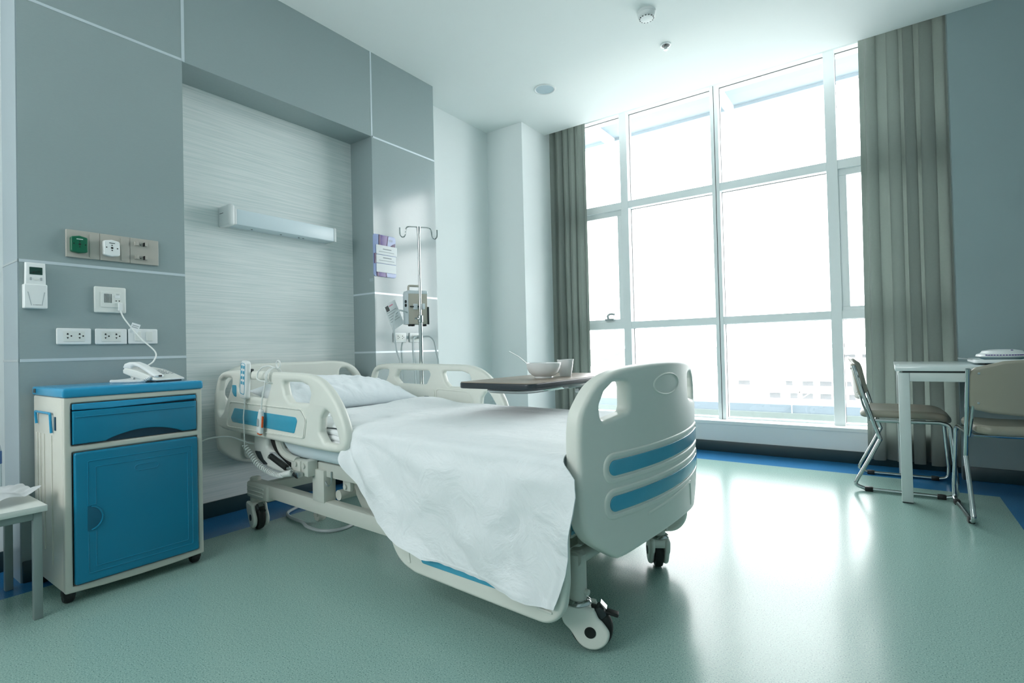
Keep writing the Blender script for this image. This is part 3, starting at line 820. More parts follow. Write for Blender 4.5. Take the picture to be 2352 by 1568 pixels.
# frame: deck, lift columns, base
b = NB()
box(b, (-1.50, -.37, .376), (.0, .37, .405), .004); box(b, (-2.10, -.37, .430), (-1.50, .37, .464), .004)
obj('mattress_deck', b, M['steelpaint'], bed)
for v in (-.385, .385):
    b = NB(); box(b, (-1.36, v - .015, .345), (.0, v + .015, .404), .004); box(b, (-2.08, v * .9 - .012, .42), (-1.40, v * .9 + .012, .45), .004); obj('deck_beam', b, M['steelpaint'], bed)
    b = NB(); box(b, (-1.86, v - .025, .178), (-.02, v + .025, .240), .004); obj('base_rail', b, M['steelpaint'], bed)
    b = NB(); box(b, (-1.315, v - .03, .235), (-1.225, v + .03, .375), .004); obj('lift_post', b, M['steelpaint'], bed)
    b = NB(); box(b, (-.28, v - .03, .235), (-.20, v + .03, .33), .004); obj('lift_post', b, M['steelpaint'], bed)
    b = NB(); box(b, (0, -.012, 0), (.21, .012, .055), .003, mtx=Matrix.Translation((-1.475, v + .05, .40)) @ Matrix.Rotation(math.radians(48), 4, 'Y')); obj('brace', b, M['steelpaint'], bed)
    # corner bracket for the head caster
    b = NB(); box(b, (-1.93, v - .036, .158), (-1.715, v + .036, .238), .012, 3)
    for zz in (.185, .205, .225): tube(b, [(-1.915, v - .036, zz - .008), (-1.75, v - .036, zz - .008)], .004, 8)
    obj('corner_bracket', b, M['steelpaint'], bed)
    b = NB(); cyl(b, (-1.905, v, .125), (-1.905, v, .256), .026, bev=.006); obj('caster_post', b, M['steelpaint'], bed)
    # foot corner: post tube and bracket
    pu_, pv_ = (-.005, -.339) if v < 0 else (-.027, .300)
    b = NB(); cyl(b, (pu_, pv_, .13), (pu_, pv_, .285), .027, bev=.012); box(b, (pu_ - .057, pv_ - .02, .165), (pu_ - .015, pv_ + .02, .27), .006); cyl(b, (pu_ + .023, pv_, .165), (pu_ + .037, pv_, .165), .009); obj('caster_post', b, M['steelpaint'], bed)
    b = NB(); lathe(b, [(.028, .142), (.036, .138), (.040, .132), (.036, .126), (.028, .124)], (pu_, pv_, 0)); obj('swivel_ring', b, M['chrome'], bed)
for u_ in (-1.82, -1.0, -.12):
    b = NB(); box(b, (u_ - .025, -.38, .185), (u_ + .025, .38, .235), .004); obj('cross_member', b, M['steelpaint'], bed)
for u_, z in ((-1.20, .262), (-.06, .315), (.0, .262)):
    b = NB(); cyl(b, (u_, -.36, z), (u_, .36, z), .022); obj('cross_tube', b, M['steelpaint'], bed)
for v in (-.16, .16):
    b = NB(); box(b, (-.10, v - .03, .23), (.03, v + .03, .33), .01); obj('lift_lug', b, M['steelpaint'], bed)
for v in (-.28, -.05):
    b = NB(); box(b, (-.045, v - .006, -.03), (.045, v + .006, .20), .01, mtx=Matrix.Translation((-1.10, 0, .22)) @ Matrix.Rotation(math.radians(-38), 4, 'Y')); obj('lift_link', b, M['steelpaint'], bed)
b = NB(); cyl(b, (-.90, -.30, .235), (-.90, .20, .235), .020); obj('cross_tube', b, M['steelpaint'], bed)
b = NB(); box(b, (-1.155, -.372, .290), (-1.095, -.345, .350), .012); cyl(b, (-1.125, -.373, .313), (-1.125, -.380, .313), .010); obj('pivot_bracket', b, M['steelpaint'], bed)
b = NB(); tube(b, fillet([(-1.18, -.405, .375), (-1.18, -.405, .325), (-1.208, -.405, .308), (-1.232, -.405, .332)], .02), .0035, 8); obj('drainage_hook', b, M['steel'], bed)
# fifth wheel under the base
b = NB(); lathe(b, [(0, -.02), (.026, -.02), (.03, -.012), (.03, .012), (.026, .02), (0, .02)], (-1.69, -.155, .036), 24, axis='Y'); box(b, (-1.705, -.183, .036), (-1.675, -.176, .19)); box(b, (-1.705, -.134, .036), (-1.675, -.127, .19)); obj('steering_wheel', b, M['steelpaint'], bed)
# rail support at the head end: housing, gas spring, latch
hs = [(-1.752, .52), (-1.62, .52), (-1.622, .477), (-1.632, .444), (-1.585, .436), (-1.552, .425), (-1.500, .385), (-1.462, .362), (-1.470, .340), (-1.545, .342), (-1.618, .346), (-1.690, .368), (-1.740, .400), (-1.760, .435)]
bm = plate(rpoly(hs, .014), (), .075, .016, 3); h = obj('rail_housing', remap(bm, lambda s, t2, d: (s, -.425 + d, t2)), M['white2'], bed, ang=50)
bm = plate(rpoly([(-1.742, .418), (-1.684, .420), (-1.655, .386), (-1.610, .366), (-1.652, .362), (-1.708, .386)], .006), (), .003, .001); obj('dark_label', remap(bm, lambda s, t2, d: (s, -.4635 + d, t2)), M['dkpaint'], h)
bm = plate(rpoly([(-1.590, .428), (-1.545, .430), (-1.400, .372), (-1.430, .360), (-1.580, .405)], .008), (), .012, .004); obj('spring_pocket', remap(bm, lambda s, t2, d: (s, -.464 + d, t2)), M['greyplast'], h)
b = NB(); cyl(b, (-1.562, -.476, .414), (-1.418, -.476, .376), .0135, bev=.004); gs = obj('gas_spring', b, M['black'], bed)
b = NB(); cyl(b, (-1.42, -.476, .3765), (-1.35, -.476, .357), .006); obj('rod', b, M['chrome'], gs)
b = NB(); cyl(b, (-1.355, -.476, .359), (-1.325, -.476, .350), .010, bev=.002); obj('rod_end', b, M['black'], gs)
b = NB(); cyl(b, (-1.552, -.488, .411), (-1.552, -.492, .411), .006); obj('spring_pin', b, M['steel'], gs)
b = NB(); tube(b, catmull([(-1.560, -.44, .50), (-1.545, -.44, .465), (-1.515, -.44, .432), (-1.46, -.44, .412), (-1.39, -.44, .405)], 6), .017, 10); obj('curved_arm', b, M['steelpaint'], bed)
b = NB(); tube(b, catmull([(-1.612, -.44, .50), (-1.600, -.44, .47), (-1.565, -.44, .435), (-1.505, -.44, .408), (-1.450, -.44, .378)], 6), .012, 10); obj('black_gasket', b, M['black'], bed)
b = NB(); box(b, (-1.425, -.455, .352), (-1.345, -.41, .412), .010); cyl(b, (-1.375, -.456, .395), (-1.375, -.462, .395), .010); obj('latch_block', b, M['steelpaint'], bed)
b = NB(); box(b, (-1.345, -.450, .345), (-1.290, -.40, .415), .006); cyl(b, (-1.32, -.451, .392), (-1.32, -.456, .392), .012); obj('hinge_block', b, M['steelpaint'], bed)
b = NB(); box(b, (-1.375, -.482, .345), (-1.315, -.455, .368), .006); obj('release_lever', b, M['steel'], bed)
# blue rating plate under the footboard, near side
b = NB(); box(b, (-.03, -.375, .325), (.0, -.33, .405), .003); p = obj('end_bracket', b, M['steelpaint'], bed)
b = NB(); box(b, (.0, -.374, .335), (.0012, -.335, .375)); box(b, (.0011, -.37, .366), (.0018, -.34, .368), mi=1); box(b, (.0011, -.37, .356), (.0018, -.345, .358), mi=1); box(b, (.0011, -.37, .346), (.0018, -.342, .348), mi=1)
obj('rating_plate', b, [M['absblue'], M['cabdark']], p)

# casters
def caster(u_, v, rz, pedal, name_ang):
    t = bpy.data.objects.new('caster', None); COL.objects.link(t); t.parent = bed; t.location = (u_, v, 0); t.rotation_euler = (0, 0, rz)
    off = .038; R = .0625
    b = NB(); lathe(b, [(0, -.017), (R - .012, -.017), (R - .003, -.014), (R, -.007), (R, .007), (R - .003, .014), (R - .012, .017), (0, .017)], (off, 0, R), 48, axis='Y'); obj('wheel', b, M['rubber'], t)
    for s in (-1, 1):
        pts = [(-.042, .128), (.040, .128), (.052, .120), (.062, .100), (.075, .088), (.092, .062), (.085, .034), (.060, .014), (.030, .012), (.004, .026), (-.020, .060), (-.042, .085)]
        pts = [(p.x, p.y) for p in catmull([(a, c, 0) for a, c in pts], 5, True)]
        bm = plate(pts, (), .020, .009, 4); obj('fork_cover', remap(bm, lambda a, c, d: (a, s * .0285 + d, c)), M['abs'], t)
        b = NB(); lathe(b, [(0, 0), (.0155, 0), (.0165, s * .002), (.0155, s * .003), (0, s * .0032)], (off, s * .038, R), 24, axis='Y'); obj('hub_cap', b, M['black'], t)
    b = NB(); box(b, (-.042, -.038, .094), (.042, .038, .130), .014, 3); obj('fork_crown', b, M['abs'], t)
    if pedal:
        b = NB(); box(b, (-.004, -.020, -.013), (.028, .020, .013), .006, mtx=Matrix.Translation((.058, 0, .118)) @ Matrix.Rotation(math.radians(45), 4, 'Y')); cyl(b, (.060, -.018, .118), (.060, .018, .118), .007); p = obj('brake_pedal', b, M['dkpaint'], t)
        b = NB(); box(b, (0, -.013, -.004), (.040, .013, .006), .004, mtx=Matrix.Translation((.078, 0, .110)) @ Matrix.Rotation(math.radians(12), 4, 'Y')); obj('pedal_tread', b, M['black'], p)
        b = NB(); box(b, (0, -.0115, 0), (.024, .0115, .0015), mtx=Matrix.Translation((.066, 0, .137)) @ Matrix.Rotation(math.radians(45), 4, 'Y')); obj('pedal_plate', b, M['steel'], p)
    return t
caster(-.005, -.339, math.radians(24), True, 0)
caster(-.027, .300, math.radians(122), False, 0)
caster(-1.90, -.385, math.radians(-10), True, 0)
caster(-1.90, .385, math.radians(150), True, 0)

# bed hand-control hanging on the rail
t = bedthing('bed_hand_control', 'white handset with blue keys hooked over the near bed rail', 'remote control', (-1.722, -.515, .675))
rt = Matrix.Rotation(math.radians(6), 4, 'Y')
bm = plate(rpoly([(-.030, .008), (-.018, -.002), (.018, -.002), (.030, .008), (.029, .170), (.018, .180), (-.020, .180), (-.029, .170)], .01), (), .026, .009, 3)
remap(bm, lambda s, t2, d: (s, d, t2)); bmesh.ops.transform(bm, matrix=rt, verts=bm.verts[:]); obj('body', bm, M['white'], t, ang=50)
bm = plate(rpoly([(-.024, .024), (.022, .020), (.022, .168), (-.022, .170)], .012), (rpoly([(-.022, .027), (.020, .023), (.020, .166), (-.020, .168)], .010),), .002, .0006)
remap(bm, lambda s, t2, d: (s, d - .0135, t2)); bmesh.ops.transform(bm, matrix=rt, verts=bm.verts[:]); obj('blue_outline', bm, M['absblue'], t)
for r_ in range(4):
    for c_ in (-.009, .010):
        bm = plate(rrect(c_ - .005, .068 + r_ * .025, c_ + .005, .083 + r_ * .025, .003), (), .003, .001)
        remap(bm, lambda s, t2, d: (s, d - .0138, t2)); bmesh.ops.transform(bm, matrix=rt, verts=bm.verts[:]); obj('key', bm, M['absblue'], t)
b = NB(); box(b, (.020, .008, .105), (.036, .030, .140), .004); obj('hook', b, M['dkpaint'], t)
b = NB(); tube(b, catmull([(.0, 0, .0), (-.002, 0, -.03)], 4), [.006, .0055, .005, .0045, .004], 10); tube(b, catmull([(-.002, 0, -.03), (-.008, -.004, -.09), (-.003, -.004, -.17), (-.01, .0, -.235)], 6), .003, 8)
obj('cord', b, M['wcable'], t)
path = catmull([(-.01, 0, -.222), (.03, .01, -.265), (.075, .02, -.305), (.15, .035, -.335), (.245, .035, -.338), (.295, .03, -.328)], 8)
b = NB(); tube(b, coil(path, .0095, 26, 12), .0032, 6); obj('coiled_cord', b, M['wcable'], t)
b = NB(); cyl(b, (.29, .03, -.328), (.345, .04, -.316), .012, .015, bev=.003); obj('plug', b, M['white2'], t)

# nurse-call pendant looped over the rail
t = bedthing('nurse_call_pendant', 'white nurse call pendant with orange edges looped on the near bed rail', 'call button', (-1.555, -.527, .525))
bm = plate(rpoly([(-.018, 0), (.018, 0), (.016, .028), (.015, .075), (.009, .105), (.004, .112), (-.004, .112), (-.009, .105), (-.015, .075), (-.016, .028)], .006), (), .022, .009, 3)
rt2 = Matrix.Rotation(math.radians(9), 4, 'Y')
def tr(bm, f): remap(bm, f); bmesh.ops.transform(bm, matrix=rt2, verts=bm.verts[:]); return bm
obj('body', tr(bm, lambda s, t2, d: (s, d, t2)), M['white'], t, ang=50)
bm = plate(rpoly([(-.0215, .030), (.0215, .030), (.0200, .082), (-.0200, .082)], .003), (), .008, .003); obj('grip_edge', tr(bm, lambda s, t2, d: (s, d + .001, t2)), M['orange'], t)
bm = plate(rrect(-.013, -.006, .013, .004, .003), (), .014, .004); obj('base_ring', tr(bm, lambda s, t2, d: (s, d, t2)), M['orange'], t)
bm = plate(rrect(-.009, .032, .009, .070, .009), (), .003, .001); obj('call_button', tr(bm, lambda s, t2, d: (s, d - .0115, t2)), M['greyplast'], t)
b = NB()
P = catmull([(.018, 0, .112), (.028, .0, .16), (.045, .004, .215), (.055, .008, .27)], 6); tube(b, P, .0035, 8)
loop = []
for k in range(3):
    du = .0 + .010 * k
    loop += [(.050 + du, .004, .268), (.052 + du, .028, .292), (.050 + du, .062, .288), (.052 + du, .070, .255), (.054 + du, .045, .226), (.055 + du, .008, .232)]
tube(b, catmull(loop, 5), .003, 8)
tube(b, catmull([(.055, .006, .235), (.02, -.004, .240), (-.012, -.002, .25), (-.005, .0, .278), (.03, .005, .300), (.06, .02, .304), (.10, .02, .298), (.125, .018, .300)], 6), .003, 8)
obj('cord', b, M['wcable'], t)
b = NB(); R0 = [(.140 + .016 * math.cos(a), .020, .312 + .016 * math.sin(a)) for a in [2 * PI * i / 20 for i in range(20)]]; tube(b, R0, .0035, 8, closed=True); obj('cord_ring', b, M['wcable'], t)

# mattress
b = NB(); box(b, (-2.10, -.425, .408), (.022, .425, .583), .035, 4)
bmesh.ops.subdivide_edges(b, edges=[e for e in b.edges if e.calc_length() > .3], cuts=24, use_grid_fill=True)
for v in b.verts:
    if v.co.z < .5: v.co.z += .004 * noise.noise(v.co * 9) + .062 * sstep(-1.47, -1.57, v.co.x)
bedsingle('mattress', b, M['mattress'], 'pale blue mattress lying on the bed deck, mostly hidden by white bedding', 'mattress', (-1.05, 0, .408), ang=60)

# pillow
def make_pillow():
    b = NB(); n = 64; hw, hl, th = .262, .37, .084
    top = {}; bot = {}
    for i in range(n + 1):
        for j in range(n + 1):
            s = -1 + 2 * i / n; q = -1 + 2 * j / n
            prof = max(0, (1 - abs(s) ** 2.4)) ** .55 * max(0, (1 - abs(q) ** 2.6)) ** .55
            pin = 1 - .07 * (1 - abs(s) ** 3) * abs(q) ** 4
            pin2 = 1 - .09 * (1 - abs(q) ** 3) * abs(s) ** 4
            x = s * hw * pin2; y = q * hl * pin
            wr = .009 * noise.noise(Vector((x * 5 + y * 6, (y - x) * 22, 1))) + .010 * noise.noise(Vector((x * 6, y * 6, 4))) + .011 * noise.noise(Vector((x * 9 + 2 * y, y * 30 + x * 9, 8)))
            ht = th * prof
            top[i, j] = b.verts.new((x, y, ht * 1.15 + wr * min(1, prof * 1.6)))
            if i in (0, n) or j in (0, n): bot[i, j] = top[i, j]
            else: bot[i, j] = b.verts.new((x, y, -ht * .72))
    for i in range(n):
        for j in range(n):
            b.faces.new((top[i, j], top[i + 1, j], top[i + 1, j + 1], top[i, j + 1]))
            b.faces.new((bot[i, j + 1], bot[i + 1, j + 1], bot[i + 1, j], bot[i, j]))
    return b
b = make_pillow()
mt = Matrix.Translation((-1.715, -.035, .655)) @ Matrix.Rotation(math.radians(-8), 4, 'Z') @ Matrix.Rotation(math.radians(6), 4, 'Y') @ Matrix.Rotation(math.radians(-1), 4, 'X')
bmesh.ops.transform(b, matrix=mt, verts=b.verts[:])
bedsingle('pillow', b, M['pillow'], 'plump white pillow at the head of the bed', 'pillow', (-1.745, -.035, .60), ang=80)

# blanket
def topz(u_, v):
    z = .598
    z += .006 * noise.noise(Vector((u_ * 3, v * 3, 2))) + .0035 * noise.noise(Vector((u_ * 7 + v * 4, v * 16, 6)))
    z += .030 * math.exp(-((u_ + 1.34) ** 2 / .018 + (v - .26) ** 2 / .03))     # rumple beside the pillow
    z += .016 * math.exp(-((u_ + 1.30) ** 2 / .02 + (v + .2) ** 2 / .06))
    z += .004 * math.sin(16 * (v + .6 * u_)) * math.exp(-((u_ + .95) ** 2 + (v + .3) ** 2) / .10)
    z -= .012 * sstep(-.38, -.44, v) + .012 * sstep(.36, .42, v)
    return z
hemL = [(-.956, .556), (-.966, .52), (-.965, .485), (-.925, .427), (-.858, .353), (-.743, .268), (-.624, .215), (-.511, .190)]
hemB = [(-.511, .190), (-.44, .188), (-.369, .186), (-.27, .181), (-.171, .175), (-.08, .172), (.006, .163)]
edR = [(.056, .556), (.082, .53), (.090, .486), (.084, .44), (.066, .36), (.048, .27), (.03, .22), (.006, .163)]
def along(poly, t):
    L = [0]
    for (a, c), (d, e) in zip(poly, poly[1:]): L.append(L[-1] + math.hypot(d - a, e - c))
    s = t * L[-1]
    for k in range(len(poly) - 1):
        if s <= L[k + 1] or k == len(poly) - 2:
            q = (s - L[k]) / max(1e-9, L[k + 1] - L[k])
            return (poly[k][0] + q * (poly[k + 1][0] - poly[k][0]), poly[k][1] + q * (poly[k + 1][1] - poly[k][1]))
b = NB()
NU, NV, NHG = 84, 40, 56
U0, U1 = -.956, .056
def UE(v): return .026 + .075 * (1 - (v / .46) ** 2) - .006
grid = []
for j in range(NV + 1):                    # top, far -> near
    v = .405 - (.405 + .425) * j / NV
    grid.append([b.verts.new((U0 + (UE(v) - U0) * i / NU, v, topz(U0 + (UE(v) - U0) * i / NU, v))) for i in range(NU + 1)])
for k in range(1, 6):                      # roll over the edge
    a = k / 6 * PI / 2
    row = []
    for i in range(NU + 1):
        u_ = U0 + (UE(-.425) * (1 - (k / 6) ** 2) + U1 * (k / 6) ** 2 - U0) * i / NU; z0 = topz(u_, -.425)
        row.append(b.verts.new((u_, -.425 - .053 * math.sin(a), .556 + (z0 - .556) * math.cos(a))))
    grid.append(row)
C00, C10, C01, C11 = hemL[0], edR[0], hemL[-1], edR[-1]
for k in range(NHG + 1):
    t = k / NHG; row = []
    l = along(hemL, t); r = along(edR, t)
    for i in range(NU + 1):
        s = i / NU
        tp = (U0 + (U1 - U0) * s, .556); bt = along(hemB, s)
        p = [(1 - s) * l[q] + s * r[q] + (1 - t) * tp[q] + t * bt[q] - ((1 - s) * (1 - t) * C00[q] + s * (1 - t) * C10[q] + (1 - s) * t * C01[q] + s * t * C11[q]) for q in (0, 1)]
        u_, z = p
        # folds fan out from the corner by the side rail and sag towards the foot
        du, dz = u_ + .975, .60 - z
        rr = math.hypot(du, dz); an = math.atan2(dz, du + 1e-6)
        w1 = .032 * math.exp(-rr / .42) * sstep(.02, .16, rr) * math.sin(an * 9.5 + .6)
        w2 = .022 * t * math.sin(13 * (u_ * .85 + z * 1.1) + 2.5 * noise.noise(Vector((u_ * 2.5, z * 2.5, 3))))
        w3 = .016 * noise.noise(Vector((u_ * 6, z * 6, 7))) + .006 * noise.noise(Vector((u_ * 16, z * 12, 9)))
        v = -.478 - .010 * sstep(0, .15, t) - max(-.004, (w1 + w2 + w3) * sstep(0, .12, t) + .006 * t)
        v -= .0022 * ((i == NU - 3) or (k == NHG - 2 and i > 6))
        row.append(b.verts.new((u_, v, z + .0035 * noise.noise(Vector((u_ * 30, z * 8, 2))) * (t > .97))))
    grid.append(row)
for A, B in zip(grid, grid[1:]):
    for i in range(NU): b.faces.new((A[i], A[i + 1], B[i + 1], B[i]))
# part towards the head, inside the rail
grid2 = []; NU2 = 42
for j in range(NV + 1):
    v = .405 - (.405 + .425) * j / NV; row = []
    for i in range(NU2 + 1):
        f = i / NU2; ue = -1.50 + .05 * noise.noise(Vector((v * 4, 0, 3)))
        u_ = ue + (U0 - ue) * f
        z = topz(u_, v) - .012 * (1 - sstep(0, .06, f))
        row.append(b.verts.new((u_, v, z)))
    grid2.append(row)
for k in range(1, 5):
    row = []
    for i in range(NU2 + 1):
        f = i / NU2; u_ = -1.50 + (U0 + 1.50) * f
        a = k / 4 * PI / 2 * .8
        row.append(b.verts.new((u_, -.425 - .018 * math.sin(a), topz(u_, -.425) - .022 * (1 - math.cos(a)) * 1.2)))
    grid2.append(row)
for A, B in zip(grid2, grid2[1:]):
    for i in range(NU2): b.faces.new((A[i], A[i + 1], B[i + 1], B[i]))
bmesh.ops.remove_doubles(b, verts=b.verts[:], dist=.0008)
bmesh.ops.recalc_face_normals(b, faces=b.faces[:])
bmesh.ops.solidify(b, geom=b.faces[:], thickness=.0035)
blanket = bedsingle('blanket', b, M['sheet'], 'white cotton blanket spread over the bed and trailing down its near side', 'blanket', (-.45, 0, .585), ang=80)
# hem line on the right-hand edge and along the bottom
def hemtube(poly, off, vv):
    b = NB(); pts = []
    for k in range(60):
        u_, z = along(poly, k / 59); pts.append((u_ + .45 + off[0], vv - .0, z - .585 + off[1]))
    tube(b, pts, .0016, 6); return b
# tucked folds seen through the rail opening
for k, z in enumerate((.508, .530, .552)):
    b = NB()
    tube(b, catmull([(-1.18 + .01 * k, -.432, z), (-1.10, -.440, z + .003), (-1.03, -.441, z - .001), (-.965, -.436, z + .002)], 6), .0125, 12)
    bmesh.ops.translate(b, verts=b.verts[:], vec=(.45, 0, -.585)); obj('tucked_fold', b, M['sheet'], blanket, ang=80)

# ------------------------------------------------------------------ power cord on the floor below the bed
b = NB(); tube(b, catmull([(-2.80, 1.86, .012), (-2.77, 1.76, .01), (-2.715, 1.635, .009), (-2.62, 1.588, .009), (-2.488, 1.574, .009), (-2.40, 1.546, .009), (-2.29, 1.548, .009), (-2.225, 1.605, .009), (-2.235, 1.70, .009), (-2.30, 1.82, .012)], 8), .008, 8)
bmesh.ops.transform(b, matrix=BM.inverted(), verts=b.verts[:]); obj('power_cord', b, M['cable'], bed)
b = NB(); tube(b, catmull([(-2.80, 1.08, .60), (-2.78, 1.10, .47), (-2.74, 1.16, .455), (-2.70, 1.22, .478), (-2.66, 1.29, .480), (-2.61, 1.345, .452), (-2.57, 1.37, .440), (-2.53, 1.378, .455), (-2.505, 1.372, .486)], 8), .0035, 8)
single('thin_cable', b, M['wcable'], 'thin white cable drooping between the blue cabinet and the bed head', 'cable', (0, 0, 0))
b = NB(); tube(b, catmull([(-3.005, 1.19, .085), (-2.99, 1.22, .105), (-2.99, 1.25, .09), (-3.0, 1.25, .06), (-3.0, 1.20, .06)], 6), .004, 8)
single('black_cable', b, M['black'], 'short black cable end at the niche baseboard beside the cabinet', 'cable', (0, 0, 0))

# ------------------------------------------------------------------ bedside cabinet
CW, CD = .466, .375
cab = thing('bedside_cabinet', 'cream bedside cabinet with bright blue drawer, door and top on black casters', 'cabinet', (-2.40, .823, 0))
H2 = CW / 2
b = NB(); 
fo_ = [(-H2, .742), (H2, .742), (H2, .042), (H2 * .5, .036), (0, .034), (-H2 * .5, .036), (-H2, .042)]
opening = [rrect(-.213, .712, .212, .740 - .004, .004) ]
bm = plate(rpoly(fo_, .006), (rrect(-.212, .566, .212, .722, .004), rrect(-.210, .062, .214, .545, .004)), .022, .005, 2)
obj('front_frame', remap(bm, lambda s, t2, d: (-.011 + d, s, t2)), M['cabcream'], cab)
b = NB(); box(b, (-CD, -H2, .042), (-.02, H2, .742), .006); obj('body', b, M['cabcream'], cab)
b = NB(); box(b, (-CD - .003, -H2 - .004, .742), (.006, H2 + .004, .776), .008, 3); obj('top', b, M['cabblue2'], cab)
# writing-slide strip and drawer
bm = plate(rpoly([(-.208, .696), (-.208, .718), (.208, .718), (.208, .701), (.10, .6985), (-.10, .6935)], .003), (), .016, .004); obj('pull_out_tray', remap(bm, lambda s, t2, d: (-.004 + d, s, t2)), M['cabblue2'], cab)
dpts = [(-.208, .572), (-.11, .572)] + [(-.11 + .265 * k / 14, .572 + .030 * math.sin(PI * k / 14) ** .8) for k in range(1, 14)] + [(.155, .572), (.208, .572), (.208, .692), (-.208, .692)]
bm = plate(dpts, (), .018, .004); dr = obj('drawer', remap(bm, lambda s, t2, d: (-.003 + d, s, t2)), M['cabblue'], cab)
bm = plate(rrect(-.20, .668, .20, .672, .002), (), .006, .002); obj('moulded_line', remap(bm, lambda s, t2, d: (.006 + d, s, t2)), M['cabblue'], dr)
b = NB(); box(b, (-.022, -.208, .568), (-.014, .208, .70)); obj('drawer_recess', b, M['cabdark'], cab)
# door
bm = plate(rrect(-.206, .066, .210, .541, .008), (), .022, .007, 3); door = obj('door', remap(bm, lambda s, t2, d: (.0 + d, s, t2)), M['cabblue'], cab)
def dline(pts, w_=.0042):
    b = NB(); tube(b, fillet([(.0105, a, c) for a, c in pts], .006, 3), w_ * .5, 8); obj('moulded_line', b, M['cabblue'], door)
dline([(-.168, .345), (-.168, .506), (.186, .506), (.186, .098), (-.168, .098), (-.168, .250)])
dline([(-.145, .345), (-.145, .482), (.168, .482), (.168, .118), (-.145, .118), (-.145, .250)])
dline([(-.168, .345), (-.145, .345)]); dline([(-.168, .250), (-.145, .250)])
hp = [(-.170, .252)] + [(-.170 + .046 * math.sin(PI * k / 12), .297 - .045 * math.cos(PI * k / 12)) for k in range(1, 12)] + [(-.170, .342)]
bm = plate(hp, (), .003, .001); obj('handle', remap(bm, lambda s, t2, d: (.0108 + d, s, t2)), M['cabhandle'], door)
b = NB(); tube(b, [(.0115, a, c) for a, c in hp[1:-1]], .0035, 8); obj('handle_rim', b, M['cabblue'], door)
bm = plate(rrect(-.022, .440, .062, .466, .013), (rrect(-.019, .443, .059, .463, .010),), .005, .002); obj('label_recess', remap(bm, lambda s, t2, d: (.0105 + d, s, t2)), M['cabblue'], door)
b = NB(); box(b, (-.013, -.213, .066), (-.009, -.206, .541)); obj('door_gap', b, M['black'], cab)
# side: towel rail and vertical grooves
for x_, z0, z1 in ((-.325, .20, .60), (-.235, .16, .60), (-.285, .18, .60), (-.14, .12, .60)):
    b = NB(); box(b, (x_ - .006, -H2 - .004, z0), (x_ + .006, -H2 + .002, z1), .004); obj('side_rib', b, M['cabcream'], cab)
b = NB(); tube(b, fillet([(-.310, -H2 - .006, .635), (-.310, -H2 - .009, .682), (-.120, -H2 - .009, .682), (-.120, -H2 - .006, .61)], .006, 3), .0045, 8); obj('towel_rail', b, M['cabblue2'], cab)
b = NB(); box(b, (-.100, -H2 - .003, .62), (-.085, -H2 + .001, .67), .001); obj('rail_slot', b, M['cabdark'], cab)
b = NB(); box(b, (-.355, -H2 - .0055, .752), (-.325, -H2 - .003, .768)); obj('top_sticker', b, M['dkpaint'], cab)
for x_ in (-CD + .035, -.035):
    for y_ in (-H2 + .018, H2 - .022):
        c = bpy.data.objects.new('caster', None); COL.objects.link(c); c.parent = cab; c.location = (x_, y_, 0)
        b = NB(); lathe(b, [(0, -.016), (.018, -.016), (.023, -.010), (.023, .010), (.018, .016), (0, .016)], (-.006, 0, .023), 24, axis='Y'); obj('wheel', b, M['rubber'], c)
        b = NB(); box(b, (-.024, -.019, .020), (.016, .019, .046), .006); obj('fork', b, M['black'], c)

# telephone
ph = thing('telephone', 'white push-button desk telephone on the blue cabinet top', 'telephone', (-2.585, .945, .776), math.radians(-70)); ph.scale = (.82, .82, .82)
prof = [(-.112, .048), (-.114, .066), (-.100, .076), (-.02, .062), (.05, .039), (.112, .017), (.114, .008), (.02, .010), (-.07, .034)]
bm = plate(rpoly(prof, .006), (), .165, .006, 2); obj('base', remap(bm, lambda s, t2, d: (d, s, t2)), M['white2'], ph, ang=40)
bm = plate(rpoly([(-.085, .042), (-.062, .0), (.04, .0), (.06, .012), (-.02, .03)], .004), (), .14, .004, 2); obj('stand', remap(bm, lambda s, t2, d: (d, s, t2)), M['white2'], ph, ang=40)
b = NB(); box(b, (-.075, .03, .0), (.075, .10, .008), .002); obj('foot', b, M['dkpaint'], ph)
hs2 = [(-.122, .080), (-.112, .098), (-.085, .106), (-.05, .106), (-.01, .094), (.04, .070), (.085, .047), (.104, .036), (.100, .022), (.078, .026), (.052, .040), (.020, .060), (-.015, .078), (-.045, .084), (-.062, .078), (-.068, .068), (-.090, .068), (-.115, .070)]
bm = plate(rpoly(hs2, .006), (), .050, .012, 3)
hs_ = obj('handset', remap(bm, lambda s, t2, d: (.053 + d, s, t2)), M['white'], ph, ang=50)
b = NB(); box(b, (.045, .101, .028), (.062, .106, .036), .001); obj('cord_socket', b, M['hole'], hs_)
def kz(y): return .0645 - .322 * (y + .02)
for r_ in range(4):
    yy = -.005 + r_ * .018
    for c_ in range(3):
        xx = .008 - c_ * .022
        b = NB(); box(b, (xx - .007, yy - .005, kz(yy) - .004), (xx + .007, yy + .005, kz(yy) + .0015), .002); obj('key', b, M['greyplast'], ph)
    b = NB(); box(b, (-.068, yy - .003, kz(yy) - .004), (-.056, yy + .003, kz(yy) + .0012), .001); obj('key', b, M['greyplast'], ph)
path = catmull([(.072, -.045, .018), (.085, -.09, .012), (.092, -.135, .0085), (.112, -.150, .0085), (.118, -.11, .0085), (.115, -.02, .0085), (.108, .06, .012), (.082, .078, .03)], 8)
b = NB(); tube(b, coil(path, .0062, 64, 10), .0024, 6); obj('coiled_cord', b, M['white'], ph)
